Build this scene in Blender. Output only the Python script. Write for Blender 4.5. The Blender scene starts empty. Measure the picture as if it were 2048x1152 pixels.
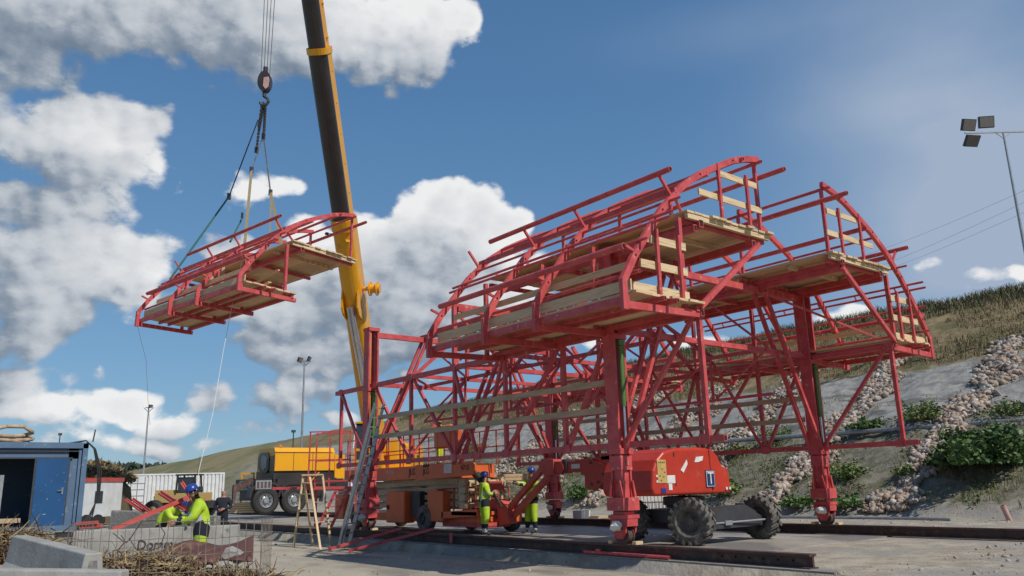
import bpy, bmesh, math, random
import numpy as np
from mathutils import Vector, Matrix
R = math.radians
C = bpy.context.scene.collection
rng = np.random.default_rng(7)
random.seed(7)

# ---------------------------------------------------------------- camera
CX, CY, CZ = -12.117, -11.618, 1.22
FPX = 1600.12
cR = Vector((0.78120, -0.62373, -0.02621)); cU = Vector((-0.12826, -0.20145, 0.97107)); cF = Vector((0.61096, 0.75524, 0.23737))
cam = bpy.data.cameras.new("camera"); co = bpy.data.objects.new("camera", cam); C.objects.link(co)
m3 = Matrix((cR, cU, -cF)).transposed()
co.matrix_world = Matrix.Translation((CX, CY, CZ)) @ m3.to_4x4()
cam.sensor_width = 36; cam.lens = FPX / 2048 * 36; cam.clip_start = .1; cam.clip_end = 6000
sc = bpy.context.scene; sc.camera = co
sc.render.engine = 'CYCLES'
sc.view_settings.view_transform = 'Standard'; sc.view_settings.look = 'None'; sc.view_settings.gamma = 1
sc.view_settings.exposure = -0.2
GN = -.5      # yard ground
GS = -.23     # concrete slab between the rails

# ---------------------------------------------------------------- sun and sky
SUN = Vector((.13, -.92, 1.0)).normalized()
sl = bpy.data.lights.new("sun", 'SUN'); sl.energy = 4.6; sl.angle = R(.5); sl.color = (1, .95, .87)
so = bpy.data.objects.new("sun", sl); C.objects.link(so)
so.rotation_euler = SUN.to_track_quat('Z', 'Y').to_euler(); so.location = (0, -20, 40)

w = bpy.data.worlds.new("World"); sc.world = w; w.use_nodes = True
nt = w.node_tree; nt.nodes.clear(); N = nt.nodes.new; L = nt.links.new
out = N('ShaderNodeOutputWorld'); bg = N('ShaderNodeBackground'); L(bg.outputs[0], out.inputs[0])
SKYS = .10
bg.inputs[1].default_value = SKYS
sky = N('ShaderNodeTexSky'); sky.sky_type = 'NISHITA'; sky.sun_disc = False
sky.sun_elevation = math.asin(SUN.z); sky.sun_rotation = math.atan2(SUN.x, SUN.y)
sky.air_density = 1.0; sky.dust_density = .3; sky.ozone_density = 2.0; sky.altitude = 100

def px_dir(px, py):
    d = cF + cR * ((px - 1024) / FPX) + cU * ((576 - py) / FPX)
    return d.normalized()
YAW = math.atan2(cF.x, cF.y)
def px_ae(px, py):
    d = px_dir(px, py)
    return (math.atan2(d.x, d.y) - YAW, math.asin(d.z))

# each cloud: photo-independent sky position (azimuth, elevation), size, weight
CL = []
def cl(px, py, rx, ry, wt=1.0):
    a, e = px_ae(px, py); CL.append((a, e, rx / FPX / math.cos(e) * .93, ry / FPX, wt))
# big cloud bank overhead left
cl(150, -40, 420, 150, 1.1); cl(480, 0, 330, 135, 1.1); cl(760, 60, 200, 110, 1.05); cl(880, 60, 90, 70, .9); cl(60, 90, 200, 80, .8); cl(420,110,150,55,.7)
cl(-300, -200, 500, 260, 1.1)
# left middle
cl(180, 290, 170, 100, 1.0); cl(60, 270, 90, 70, .8); cl(300, 350, 90, 60, .7); cl(60, 410, 110, 50, .8); cl(190, 400,120,60,.7)
cl(250, 520, 130, 90, 1.0); cl(60, 600, 110, 110, 1.0); cl(160, 500, 120, 70, .9); cl(300, 590, 90, 60, .7); cl(30,690,70,60,.7)
cl(520, 365, 95, 42, .85); cl(450, 395, 60, 30, .5)
# big cumulus behind the boom
cl(880, 420, 95, 85, 1.1); cl(960, 450, 110, 75, 1.1); cl(790, 500, 160, 90, 1.15); cl(900, 560, 210, 110, 1.2); cl(1010, 470, 60, 60, .9)
cl(620, 610, 200, 100, 1.1); cl(720, 700, 230, 60, 1.0); cl(520, 690, 90, 40, .8); cl(480, 500, 80, 50, .9); cl(600, 470, 70, 50, .8); cl(950,680,120,60,.9)
# low band
cl(230, 800, 75, 42, 1.0); cl(50, 760, 90, 45, .9); cl(110, 810, 110, 45, .8); cl(340, 830, 90, 35, .8); cl(560, 800, 110, 50, .85)
cl(640, 780, 70, 35, .8); cl(520, 850, 160, 35, .7); cl(250, 880, 260, 35, .6); cl(20, 850, 110, 40, .6); cl(830, 770, 90, 40, .8)
# right
cl(1870, 545, 60, 22, .75); cl(1975, 565, 90, 30, .75); cl(1600, 452, 26, 8, .45); cl(1690, 645, 85, 26, .8); cl(1400, 690, 130, 26, .7); cl(1520, 668, 50, 20, .6)
cl(1150,690,140,50,.7); cl(2200, 600, 120, 60, .8); cl(830, 640, 150, 90, 1.1); cl(700, 560, 90, 80, 1.0); cl(100, 545, 150, 100, .9); cl(340, 480, 70, 60, .7); cl(420, 800, 90, 40, .7); cl(150, 740, 90, 40, .7); cl(690, 830, 60, 25, .7); cl(450, 870, 120, 26, .8); cl(330, 880, 90, 26, .8); cl(90, 830, 130, 40, .8); cl(2450, 500, 200, 100, .9)
SOFT = []
def soft(px, py, rx, ry, wt):
    a, e = px_ae(px, py); SOFT.append((a, e, rx / FPX, ry / FPX, wt))
soft(1980, 60, 330, 190, .55); soft(2010, 300, 200, 130, .55); soft(1950, 480, 190, 120, .7); soft(1800, 180, 220, 90, .3); soft(1500, 60, 300, 60, .2); soft(1850, 360, 260, 160, .35); soft(1700, 620, 300, 120, .3); soft(2100, 450, 200, 150, .6)

def group(name, ins, outs):
    g = bpy.data.node_groups.new(name, 'ShaderNodeTree')
    for n, t in ins: g.interface.new_socket(n, in_out='INPUT', socket_type=t)
    for n, t in outs: g.interface.new_socket(n, in_out='OUTPUT', socket_type=t)
    return g, g.nodes.new('NodeGroupInput'), g.nodes.new('NodeGroupOutput')
def mth(g, op, a, b=None, c=None, clamp=False):
    n = g.nodes.new('ShaderNodeMath'); n.operation = op; n.use_clamp = clamp
    for i, v in enumerate((a, b, c)):
        if v is None: continue
        if isinstance(v, (int, float)): n.inputs[i].default_value = v
        else: g.links.new(v, n.inputs[i])
    return n.outputs[0]
def vm(g, op, a, b=None):
    n = g.nodes.new('ShaderNodeVectorMath'); n.operation = op
    for i, v in enumerate((a, b)):
        if v is None: continue
        if isinstance(v, tuple): n.inputs[i].default_value = v
        else: g.links.new(v, n.inputs[i])
    return n.outputs['Value'] if op in ('LENGTH', 'DOT_PRODUCT') else n.outputs[0]

g, gi, go = group('cloud_field', [('P', 'NodeSocketVector')], [('D', 'NodeSocketFloat')])
P = gi.outputs[0]
# warp
nz = g.nodes.new('ShaderNodeTexNoise'); nz.inputs['Scale'].default_value = 7; nz.inputs['Detail'].default_value = 3
g.links.new(P, nz.inputs['Vector'])
wv = vm(g, 'MULTIPLY', vm(g, 'SUBTRACT', nz.outputs['Color'], (.5, .5, .5)), (.10, .07, 0))
Pw = vm(g, 'ADD', P, wv)
acc = None
for a, e, rx, ry, wt in CL:
    q = vm(g, 'MULTIPLY', vm(g, 'SUBTRACT', Pw, (a, e, 0)), (1 / rx, 1 / ry, 0))
    d = mth(g, 'MULTIPLY_ADD', vm(g, 'DOT_PRODUCT', q, q), -.55 * wt, wt)
    if acc is None: acc = d
    else:
        n = g.nodes.new('ShaderNodeMath'); n.operation = 'SMOOTH_MAX'; g.links.new(acc, n.inputs[0]); g.links.new(d, n.inputs[1]); n.inputs[2].default_value = .12; acc = n.outputs[0]
n1 = g.nodes.new('ShaderNodeTexNoise'); n1.inputs['Scale'].default_value = 8; n1.inputs['Detail'].default_value = 8; n1.inputs['Roughness'].default_value = .59
g.links.new(vm(g, 'MULTIPLY', P, (1, 1.5, 1)), n1.inputs['Vector'])
v1 = g.nodes.new('ShaderNodeTexVoronoi'); v1.inputs['Scale'].default_value = 38; v1.feature = 'SMOOTH_F1'; v1.inputs['Smoothness'].default_value = .4
g.links.new(vm(g, 'ADD', P, vm(g, 'MULTIPLY', n1.outputs['Color'], (.06, .06, 0))), v1.inputs['Vector'])
acc = mth(g, 'MAXIMUM', acc, -1.0)
acc = mth(g, 'MULTIPLY_ADD', mth(g, 'SUBTRACT', n1.outputs['Fac'], .5), 1.45, acc)
acc = mth(g, 'MULTIPLY_ADD', v1.outputs['Distance'], -.30, mth(g, 'ADD', acc, .11))
g.links.new(acc, go.inputs[0])
FIELD = g

geo = N('ShaderNodeTexCoord'); sep = N('ShaderNodeSeparateXYZ'); L(geo.outputs['Generated'], sep.inputs[0])
az = mth(nt, 'ARCTAN2', sep.outputs[0], sep.outputs[1])
az = mth(nt, 'SUBTRACT', az, YAW)
el = mth(nt, 'ARCSINE', sep.outputs[2])
cmb = N('ShaderNodeCombineXYZ'); L(az, cmb.inputs[0]); L(el, cmb.inputs[1])
def field(v):
    n = N('ShaderNodeGroup'); n.node_tree = FIELD; L(v, n.inputs[0]); return n.outputs[0]
D0 = field(cmb.outputs[0])
D1 = field(vm(nt, 'ADD', cmb.outputs[0], (.007, .008, 0)))
D2 = field(vm(nt, 'ADD', cmb.outputs[0], (.045, .065, 0)))
alpha = N('ShaderNodeMapRange'); alpha.interpolation_type = 'SMOOTHSTEP'; L(D0, alpha.inputs[0]); alpha.inputs[1].default_value = .46; alpha.inputs[2].default_value = .68
lit = mth(nt, 'MULTIPLY_ADD', mth(nt, 'SUBTRACT', D0, D2), .62, mth(nt, 'MULTIPLY_ADD', mth(nt, 'SUBTRACT', D0, D1), .62, .465), clamp=True)
thick = N('ShaderNodeMapRange'); L(D0, thick.inputs[0]); thick.inputs[1].default_value = .7; thick.inputs[2].default_value = 1.5; thick.inputs[3].default_value = 1; thick.inputs[4].default_value = .55
lit2 = mth(nt, 'MULTIPLY', lit, thick.outputs[0])
cr = N('ShaderNodeValToRGB'); L(lit2, cr.inputs[0])
k = 1 / SKYS
def rgb(*c): return tuple(x for x in c) + (1,)
els = cr.color_ramp.elements
els[0].position = 0.05; els[0].color = rgb(.20, .26, .34)
els[1].position = .95; els[1].color = rgb(1.0, 1.0, 1.0)
e_ = els.new(.25); e_.color = rgb(.30, .36, .44)
e_ = els.new(.5); e_.color = rgb(.62, .66, .71)
csc = N('ShaderNodeVectorMath'); csc.operation = 'SCALE'; L(cr.outputs[0], csc.inputs[0]); csc.inputs['Scale'].default_value = k * 1.0
# soft veil
sacc = None
for a, e, rx, ry, wt in SOFT:
    q = vm(nt, 'MULTIPLY', vm(nt, 'SUBTRACT', cmb.outputs[0], (a, e, 0)), (1 / rx, 1 / ry, 0))
    d = mth(nt, 'MULTIPLY', mth(nt, 'EXPONENT', mth(nt, 'MULTIPLY', vm(nt, 'DOT_PRODUCT', q, q), -1.2)), wt)
    sacc = d if sacc is None else mth(nt, 'ADD', sacc, d)
ns = N('ShaderNodeTexNoise'); ns.inputs['Scale'].default_value = 3.5; ns.inputs['Detail'].default_value = 5
L(vm(nt, 'MULTIPLY', cmb.outputs[0], (1, 2.2, 1)), ns.inputs['Vector'])
sv = mth(nt, 'MULTIPLY', sacc, mth(nt, 'MULTIPLY_ADD', ns.outputs['Fac'], 1.6, .15), clamp=True)
hs = N('ShaderNodeHueSaturation'); hs.inputs['Saturation'].default_value = 1.12; hs.inputs['Value'].default_value = 1.3; L(sky.outputs[0], hs.inputs['Color'])
tint = N('ShaderNodeVectorMath'); tint.operation = 'MULTIPLY'; L(hs.outputs[0], tint.inputs[0]); tint.inputs[1].default_value = (.86, 1.02, 1.10)
mx0 = N('ShaderNodeMix'); mx0.data_type = 'RGBA'; L(sv, mx0.inputs['Factor']); hr = N('ShaderNodeValToRGB'); L(mth(nt, 'MULTIPLY', el, 1 / 1.2), hr.inputs[0])
he = hr.color_ramp.elements; he[0].position = 0; he[0].color = (.24, .40, .58, 1); he[1].position = 1; he[1].color = (.05, .135, .30, 1)
for pz, cc in ((.16, (.17, .34, .56)), (.40, (.10, .235, .46))): q_ = he.new(pz); q_.color = (*cc, 1)
hsc = N('ShaderNodeVectorMath'); hsc.operation = 'SCALE'; L(hr.outputs[0], hsc.inputs[0]); hsc.inputs['Scale'].default_value = k
hm = N('ShaderNodeMix'); hm.data_type = 'RGBA'; hm.inputs['Factor'].default_value = .75; L(tint.outputs[0], hm.inputs['A']); L(hsc.outputs[0], hm.inputs['B'])
L(hm.outputs['Result'], mx0.inputs['A']); mx0.inputs['B'].default_value = (.40 * k, .50 * k, .66 * k, 1)
mx = N('ShaderNodeMix'); mx.data_type = 'RGBA'; L(mth(nt, 'MULTIPLY', alpha.outputs[0], .97), mx.inputs['Factor']); L(mx0.outputs['Result'], mx.inputs['A']); L(csc.outputs[0], mx.inputs['B'])
L(mx.outputs['Result'], bg.inputs[0])
w.cycles.sampling_method = 'MANUAL'; w.cycles.sample_map_resolution = 512

# ---------------------------------------------------------------- materials
def mat(name, c1, c2=None, scale=3.0, rough=.6, metal=0.0, bump=0.0, bscale=None, detail=6, stretch=(1, 1, 1), lo=.35, hi=.65, coord='Object', c3=None, s3=1.0, t3=(.55, .7), isl=0.0):
    m = bpy.data.materials.new(name); m.use_nodes = True; t = m.node_tree; b = t.nodes['Principled BSDF']
    b.inputs['Roughness'].default_value = rough; b.inputs['Metallic'].default_value = metal
    tc = t.nodes.new('ShaderNodeTexCoord'); mp = t.nodes.new('ShaderNodeMapping'); mp.inputs['Scale'].default_value = stretch
    t.links.new(tc.outputs[coord], mp.inputs[0])
    if c2 is None: c2 = tuple(x * .72 for x in c1)
    n = t.nodes.new('ShaderNodeTexNoise'); n.inputs['Scale'].default_value = scale; n.inputs['Detail'].default_value = detail; n.inputs['Roughness'].default_value = .6
    t.links.new(mp.outputs[0], n.inputs['Vector'])
    r = t.nodes.new('ShaderNodeMapRange'); r.inputs[1].default_value = lo; r.inputs[2].default_value = hi; t.links.new(n.outputs['Fac'], r.inputs[0])
    x = t.nodes.new('ShaderNodeMix'); x.data_type = 'RGBA'; t.links.new(r.outputs[0], x.inputs['Factor']); x.inputs['A'].default_value = (*c2, 1); x.inputs['B'].default_value = (*c1, 1)
    res = x.outputs['Result']
    if c3:
        n3 = t.nodes.new('ShaderNodeTexNoise'); n3.inputs['Scale'].default_value = s3; n3.inputs['Detail'].default_value = 8; t.links.new(mp.outputs[0], n3.inputs['Vector'])
        r3 = t.nodes.new('ShaderNodeMapRange'); r3.inputs[1].default_value = t3[0]; r3.inputs[2].default_value = t3[1]; t.links.new(n3.outputs['Fac'], r3.inputs[0])
        x3 = t.nodes.new('ShaderNodeMix'); x3.data_type = 'RGBA'; t.links.new(r3.outputs[0], x3.inputs['Factor']); t.links.new(res, x3.inputs['A']); x3.inputs['B'].default_value = (*c3, 1); res = x3.outputs['Result']
    if isl:
        gg = t.nodes.new('ShaderNodeNewGeometry'); ri = t.nodes.new('ShaderNodeMapRange'); ri.inputs[3].default_value = 1 - isl; ri.inputs[4].default_value = 1 + isl * .6; t.links.new(gg.outputs['Random Per Island'], ri.inputs[0])
        sc_ = t.nodes.new('ShaderNodeVectorMath'); sc_.operation = 'SCALE'; t.links.new(res, sc_.inputs[0]); t.links.new(ri.outputs[0], sc_.inputs['Scale']); res = sc_.outputs[0]
    t.links.new(res, b.inputs['Base Color'])
    if bump:
        nb = t.nodes.new('ShaderNodeTexNoise'); nb.inputs['Scale'].default_value = bscale or scale * 4; nb.inputs['Detail'].default_value = 8; t.links.new(mp.outputs[0], nb.inputs['Vector'])
        bp = t.nodes.new('ShaderNodeBump'); bp.inputs['Strength'].default_value = bump; bp.inputs['Distance'].default_value = .05; t.links.new(nb.outputs['Fac'], bp.inputs['Height']); t.links.new(bp.outputs[0], b.inputs['Normal'])
    return m
M = {}
M['red'] = mat('red_paint', (.56, .085, .082), (.40, .042, .045), 3.5, .5, lo=.3, hi=.6, c3=(.60, .27, .23), s3=8, t3=(.63, .74), bump=.1, bscale=24)
M['redlift'] = mat('red_lift_paint', (.50, .04, .02), (.40, .032, .017), 1.5, .4, c3=(.40, .09, .06), s3=5, t3=(.6, .8))
M['faded'] = mat('faded_red_paint', (.55, .10, .08), (.42, .06, .05), 3, .55)
M['pale'] = mat('red_primer', (.5, .16, .13), (.4, .1, .09), 3, .6)
M['hole_shade'] = mat('hollow_shade', (.015, .008, .008), None, 3, .9)  # near-black colour stands in for the shade inside open ends and holes
M['black'] = mat('black_rubber', (.018, .018, .018), (.03, .028, .026), 8, .7)
M['darkgrey'] = mat('dark_grey_steel', (.05, .05, .055), None, 4, .5)
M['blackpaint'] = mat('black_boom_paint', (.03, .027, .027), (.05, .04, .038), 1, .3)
M['tyre'] = mat('dusty_tyre', (.17, .155, .135), (.06, .055, .05), 5, .85, bump=.2)
M['yellow'] = mat('yellow_crane_paint', (.78, .36, .012), (.70, .31, .01), .8, .32)
M['orange'] = mat('orange_lift_paint', (.72, .15, .035), (.60, .12, .03), 2, .45, c3=(.45, .14, .06), s3=6, t3=(.6, .75))
M['cream'] = mat('cream_paint', (.52, .43, .27), (.42, .34, .2), 3, .5)
M['white'] = mat('white_paint', (.72, .72, .70), (.6, .6, .58), 2, .5)
M['green'] = mat('green_cylinder', (.12, .2, .05), (.08, .14, .035), 3, .4)
M['chrome'] = mat('chrome_rod', (.6, .6, .62), (.5, .5, .52), 3, .2, metal=.9)
M['steel'] = mat('galvanised_steel', (.38, .39, .40), (.28, .29, .3), 5, .45, metal=.5)
M['cable'] = mat('steel_cable', (.08, .08, .085), None, 5, .5)
M['rust'] = mat('rusty_steel', (.10, .052, .042), (.055, .034, .03), 4, .7, bump=.3, c3=(.16, .08, .05), s3=6)
M['alu'] = mat('aluminium', (.42, .43, .44), (.3, .31, .32), 6, .4, metal=.6)
M['glass'] = mat('dark_glass', (.02, .03, .035), (.04, .05, .06), 1.5, .06)
M['hivis'] = mat('hi_vis_yellow', (.46, .64, .03), (.33, .48, .02), 5, .75)
M['navy'] = mat('navy_cloth', (.012, .015, .03), None, 5, .85)
M['skin'] = mat('skin', (.42, .22, .15), (.36, .18, .12), 5, .6)
M['helmet'] = mat('blue_helmet', (.02, .05, .28), (.02, .04, .22), 3, .3)
M['reflect'] = mat('reflective_band', (.55, .56, .5), (.45, .46, .42), 6, .4)
M['hair'] = mat('dark_hair', (.03, .02, .015), None, 9, .8)
M['blue'] = mat('blue_cabin_paint', (.095, .16, .25), (.075, .13, .21), 1.2, .5, c3=(.2, .27, .36), s3=6, t3=(.62, .72))
M['bluedoor'] = mat('blue_door_paint', (.01, .075, .21), (.008, .062, .17), 1.2, .45, c3=(.35, .42, .48), s3=11, t3=(.68, .72))
M['concrete'] = mat('concrete', (.36, .35, .32), (.26, .25, .23), 2.5, .85, bump=.15, bscale=20, c3=(.16, .15, .14), s3=4, t3=(.66, .76))
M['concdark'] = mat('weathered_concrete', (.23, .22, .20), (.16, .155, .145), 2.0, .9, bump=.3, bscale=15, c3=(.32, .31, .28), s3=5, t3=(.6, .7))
def wood(name, c1, c2):
    m = mat(name, c1, c2, 1.6, .75, stretch=(9, .7, 9), lo=.3, hi=.7, c3=tuple(x * .72 for x in c1), s3=3.1, t3=(.56, .62), bump=.1, bscale=6, isl=.22); return m
M['wood'] = wood('pine_planks_along', (.68, .50, .29), (.56, .39, .21))
M['woodx'] = mat('pine_planks_across', (.70, .54, .33), (.58, .42, .24), 1.6, .75, stretch=(.7, 9, 9), c3=(.42, .3, .15), s3=3.1, t3=(.56, .62), isl=.2)
M['woodgrey'] = mat('weathered_timber', (.50, .37, .25), (.38, .27, .175), 2, .8, stretch=(6, .8, 6), isl=.15)
M['strap'] = mat('webbing_strap', (.35, .27, .14), None, 12, .8)
M['greenstrap'] = mat('green_rope', (.03, .14, .09), (.02, .09, .07), 12, .8)
M['signwhite'] = mat('white_sticker', (.7, .68, .64), (.6, .58, .54), 6, .6)
M['lampglass'] = mat('floodlight_glass', (.22, .20, .17), (.18, .16, .14), 8, .25)

# ---------------------------------------------------------------- mesh builder
class MB:
    def __init__(s): s.V = []; s.F = []; s.I = []
    def add(s, vs, fs, mi=0):
        o = len(s.V); s.V += [tuple(v) for v in vs]; s.F += [tuple(i + o for i in f) for f in fs]; s.I += ([mi] * len(fs) if isinstance(mi, int) else list(mi)); return s
    def box(s, c, d, mi=0, rz=0, rot=None):
        x, y, z = (k / 2 for k in d); vs = [Vector((a * x, b * y, e * z)) for e in (-1, 1) for b in (-1, 1) for a in (-1, 1)]
        if rot is None: rot = Matrix.Rotation(rz, 3, 'Z')
        vs = [rot @ v + Vector(c) for v in vs]
        return s.add(vs, [(0, 2, 3, 1), (4, 5, 7, 6), (0, 1, 5, 4), (2, 6, 7, 3), (0, 4, 6, 2), (1, 3, 7, 5)], mi)
    def bar(s, a, b, w=.1, h=None, up=(0, 0, 1), mi=0, w2=None, h2=None, cap=None):
        a = Vector(a); b = Vector(b); d = (b - a).normalized(); u = Vector(up)
        if abs(d.dot(u)) > .97: u = Vector((0, 1, 0)) if abs(d.y) < .9 else Vector((1, 0, 0))
        h = w if h is None else h; w2 = w if w2 is None else w2; h2 = h if h2 is None else h2
        r = d.cross(u).normalized(); u = r.cross(d)
        vs = [a + r * x * w / 2 + u * y * h / 2 for x, y in ((-1, -1), (1, -1), (1, 1), (-1, 1))] + [b + r * x * w2 / 2 + u * y * h2 / 2 for x, y in ((-1, -1), (1, -1), (1, 1), (-1, 1))]
        s.add(vs, [(0, 3, 2, 1), (4, 5, 6, 7), (0, 1, 5, 4), (1, 2, 6, 5), (2, 3, 7, 6), (3, 0, 4, 7)], mi)
        if cap is not None:
            for p, sg, W_, H_ in ((a, -1, w, h), (b, 1, w2, h2)):
                p = p + d * sg * .003; q = [p + r * x * W_ * .36 + u * y * H_ * .36 for x, y in ((-1, -1), (1, -1), (1, 1), (-1, 1))]
                s.add(q, [(0, 1, 2, 3)], cap)
        return s
    def tube(s, a, b, r, n=10, mi=0, r2=None, cap=None):
        a = Vector(a); b = Vector(b); d = (b - a).normalized(); u = Vector((0, 0, 1))
        if abs(d.z) > .95: u = Vector((1, 0, 0))
        x = d.cross(u).normalized(); y = x.cross(d); r2 = r if r2 is None else r2
        o = [x * math.cos(2 * math.pi * i / n) + y * math.sin(2 * math.pi * i / n) for i in range(n)]
        vs = [a + k * r for k in o] + [b + k * r2 for k in o]
        s.add(vs, [(i, (i + 1) % n, n + (i + 1) % n, n + i) for i in range(n)] + [tuple(range(n))[::-1], tuple(range(n, 2 * n))], mi)
        if cap is not None:
            for p, sg, rr in ((a, -1, r), (b, 1, r2)):
                s.add([p + d * sg * .003 + k * rr * .72 for k in o], [tuple(range(n))], cap)
        return s
    def path(s, pts, r, n=8, mi=0):
        for a, b in zip(pts[:-1], pts[1:]): s.tube(a, b, r, n, mi)
        return s
    def lathe(s, prof, c, axis='Z', n=24, mi=0):
        # prof: (radius, height)
        ax = {'Z': (Vector((1, 0, 0)), Vector((0, 1, 0)), Vector((0, 0, 1))), 'X': (Vector((0, 1, 0)), Vector((0, 0, 1)), Vector((1, 0, 0))), 'Y': (Vector((0, 0, 1)), Vector((1, 0, 0)), Vector((0, 1, 0)))}[axis] if isinstance(axis, str) else axis
        vs = []
        for r_, h_ in prof:
            for i in range(n):
                t = 2 * math.pi * i / n; vs.append(Vector(c) + ax[0] * r_ * math.cos(t) + ax[1] * r_ * math.sin(t) + ax[2] * h_)
        fs = []; mm = []
        for j in range(len(prof) - 1):
            for i in range(n):
                fs.append((j * n + i, j * n + (i + 1) % n, (j + 1) * n + (i + 1) % n, (j + 1) * n + i))
        return s.add(vs, fs, mi)
    def prism(s, poly, plane, a, b, mi=0):
        # poly 2-D list; plane 'XZ' extrudes along Y, 'YZ' along X, 'XY' along Z
        f = {'XZ': lambda p, t: (p[0], t, p[1]), 'YZ': lambda p, t: (t, p[0], p[1]), 'XY': lambda p, t: (p[0], p[1], t)}[plane]
        n = len(poly); vs = [f(p, a) for p in poly] + [f(p, b) for p in poly]
        return s.add(vs, [tuple(range(n)), tuple(range(n, 2 * n))[::-1]] + [(i, n + i, n + (i + 1) % n, (i + 1) % n) for i in range(n)], mi)
    def build(s, name, mats, parent=None, smooth=False, loc=None, fixn=True):
        me = bpy.data.meshes.new(name); me.from_pydata(s.V, [], s.F)
        if not isinstance(mats, (list, tuple)): mats = [mats]
        for k in mats: me.materials.append(M[k] if isinstance(k, str) else k)
        if any(s.I): me.polygons.foreach_set('material_index', s.I)
        if fixn:
            bm = bmesh.new(); bm.from_mesh(me); bmesh.ops.recalc_face_normals(bm, faces=bm.faces); bm.to_mesh(me); bm.free()
        if smooth: me.polygons.foreach_set('use_smooth', [True] * len(me.polygons))
        me.update()
        o = bpy.data.objects.new(name, me); C.objects.link(o)
        if parent is not None: o.parent = parent
        if loc is not None: o.location = loc
        return o
def thing(name, label, cat, loc=(0, 0, 0), rz=0, group=None):
    o = bpy.data.objects.new(name, None); C.objects.link(o); o.location = loc; o.rotation_euler = (0, 0, rz); o['label'] = label; o['category'] = cat
    o.empty_display_size = .2
    if group: o['group'] = group
    return o
def tag(o, label, cat, group=None, kind=None):
    o['label'] = label
    if kind: o['kind'] = kind
    o['category'] = cat
    if group: o['group'] = group
    return o
def dup(root, loc, rz=0, label=None, group=None):
    r = root.copy(); C.objects.link(r); r.location = loc; r.rotation_euler = (0, 0, rz)
    if label: r['label'] = label
    if group: r['group'] = group
    for ch in list(root.children):
        c = ch.copy(); C.objects.link(c); c.parent = r
        for g2 in ch.children:
            d = g2.copy(); C.objects.link(d); d.parent = c
    return r
def struct(o, label=None):
    o['kind'] = 'structure'
    if label: o['label'] = label
    return o
def np_mesh(name, V, F, mats, mi=None, smooth=False):
    me = bpy.data.meshes.new(name); k = F.shape[1]
    me.vertices.add(len(V)); me.vertices.foreach_set('co', V.astype(np.float32).ravel())
    me.loops.add(F.size); me.loops.foreach_set('vertex_index', F.astype(np.int32).ravel())
    me.polygons.add(len(F)); me.polygons.foreach_set('loop_start', np.arange(0, F.size, k, dtype=np.int32)); me.polygons.foreach_set('loop_total', np.full(len(F), k, dtype=np.int32))
    for m in mats: me.materials.append(M[m] if isinstance(m, str) else m)
    if mi is not None: me.polygons.foreach_set('material_index', mi.astype(np.int32))
    if smooth: me.polygons.foreach_set('use_smooth', np.ones(len(F), dtype=bool))
    me.update(calc_edges=True)
    o = bpy.data.objects.new(name, me); C.objects.link(o); return o
def ray_on(px, py, ax, v):
    d = cF + cR * ((px - 1024) / FPX) + cU * ((576 - py) / FPX); o = Vector((CX, CY, CZ)); t = (v - o[ax]) / d[ax]; return o + d * t
# ---------------------------------------------------------------- terrain
_t = rng.random((64, 64))
def vnoise(x, y):
    xi = np.floor(x).astype(int); yi = np.floor(y).astype(int); fx = x - xi; fy = y - yi
    fx = fx * fx * (3 - 2 * fx); fy = fy * fy * (3 - 2 * fy)
    g_ = lambda a, b: _t[a % 64, b % 64]
    return (g_(xi, yi) * (1 - fx) + g_(xi + 1, yi) * fx) * (1 - fy) + (g_(xi, yi + 1) * (1 - fx) + g_(xi + 1, yi + 1) * fx) * fy
def fbm(x, y, o=4):
    s = 0; a = .5
    for i in range(o): s = s + a * (vnoise(x, y) - .5); x = x * 2.03 + 7; y = y * 2.03 + 3; a *= .5
    return s
def sstep(a, b, x): t = np.clip((x - a) / (b - a), 0, 1); return t * t * (3 - 2 * t)
def foot_x(Y): return 15.6 + np.clip((Y - 3) * .10, -.5, 3.5)
def crest_h(Y): return np.interp(Y, [-60, 0, 30, 55, 100, 160, 260, 400], [11.6, 11.0, 10.9, 9.6, 8.6, 7.2, 4.5, 2.0])
def height(X, Y):
    X = np.asarray(X, float); Y = np.asarray(Y, float)
    base = np.where(X < -.4, GN, -.255)
    # step fades out beyond the slab end
    k = sstep(4.7, 7.5, -Y) * sstep(-14, -3, X)
    base = np.where(X < -.4, GN + (.245) * k, base)
    base = base + .05 * fbm(X * .5, Y * .5) * (np.abs(X - 3.6) > 5.2) + .03 * fbm(X * 2, Y * 2) * ((X > 8.5) | (Y < -5))
    f = foot_x(Y); t = (X - f) / (38 - f)
    H = crest_h(Y)
    bank = np.where(t > 0, -.25 + t * (H + .25), -9)
    bank = np.where(t > 1, H - (X - 38) * .02, bank)
    rough = (fbm(X * .35, Y * .35) * .7 + fbm(X * 1.3 + 9, Y * 1.3) * .35) * sstep(0, 1.5, X - f)
    # small undercut at the foot of the slope
    bank = bank + rough + .12 * sstep(0, .6, X - f) * (X > f)
    return np.maximum(base, bank)
def axis_pts(parts):
    r = []
    for a, b, st in parts: r += list(np.arange(a, b, st))
    return np.array(r + [parts[-1][1]])
xs = axis_pts([(-1500, -100, 100), (-100, -20, 8), (-20, -1, .6), (-1, -.2, .1), (-.2, 8, .8), (8, 14, .5), (14, 42, .3), (42, 120, 4), (120, 1500, 100)])
ys = axis_pts([(-300, -40, 20), (-40, -16, 2), (-16, 40, .35), (40, 110, 1.2), (110, 400, 8), (400, 2600, 100)])
XX, YY = np.meshgrid(xs, ys, indexing='ij'); ZZ = height(XX, YY)
V = np.stack([XX.ravel(), YY.ravel(), ZZ.ravel()], 1); nx, ny = len(xs), len(ys)
ii, jj = np.meshgrid(np.arange(nx - 1), np.arange(ny - 1), indexing='ij'); a_ = (ii * ny + jj).ravel()
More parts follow.
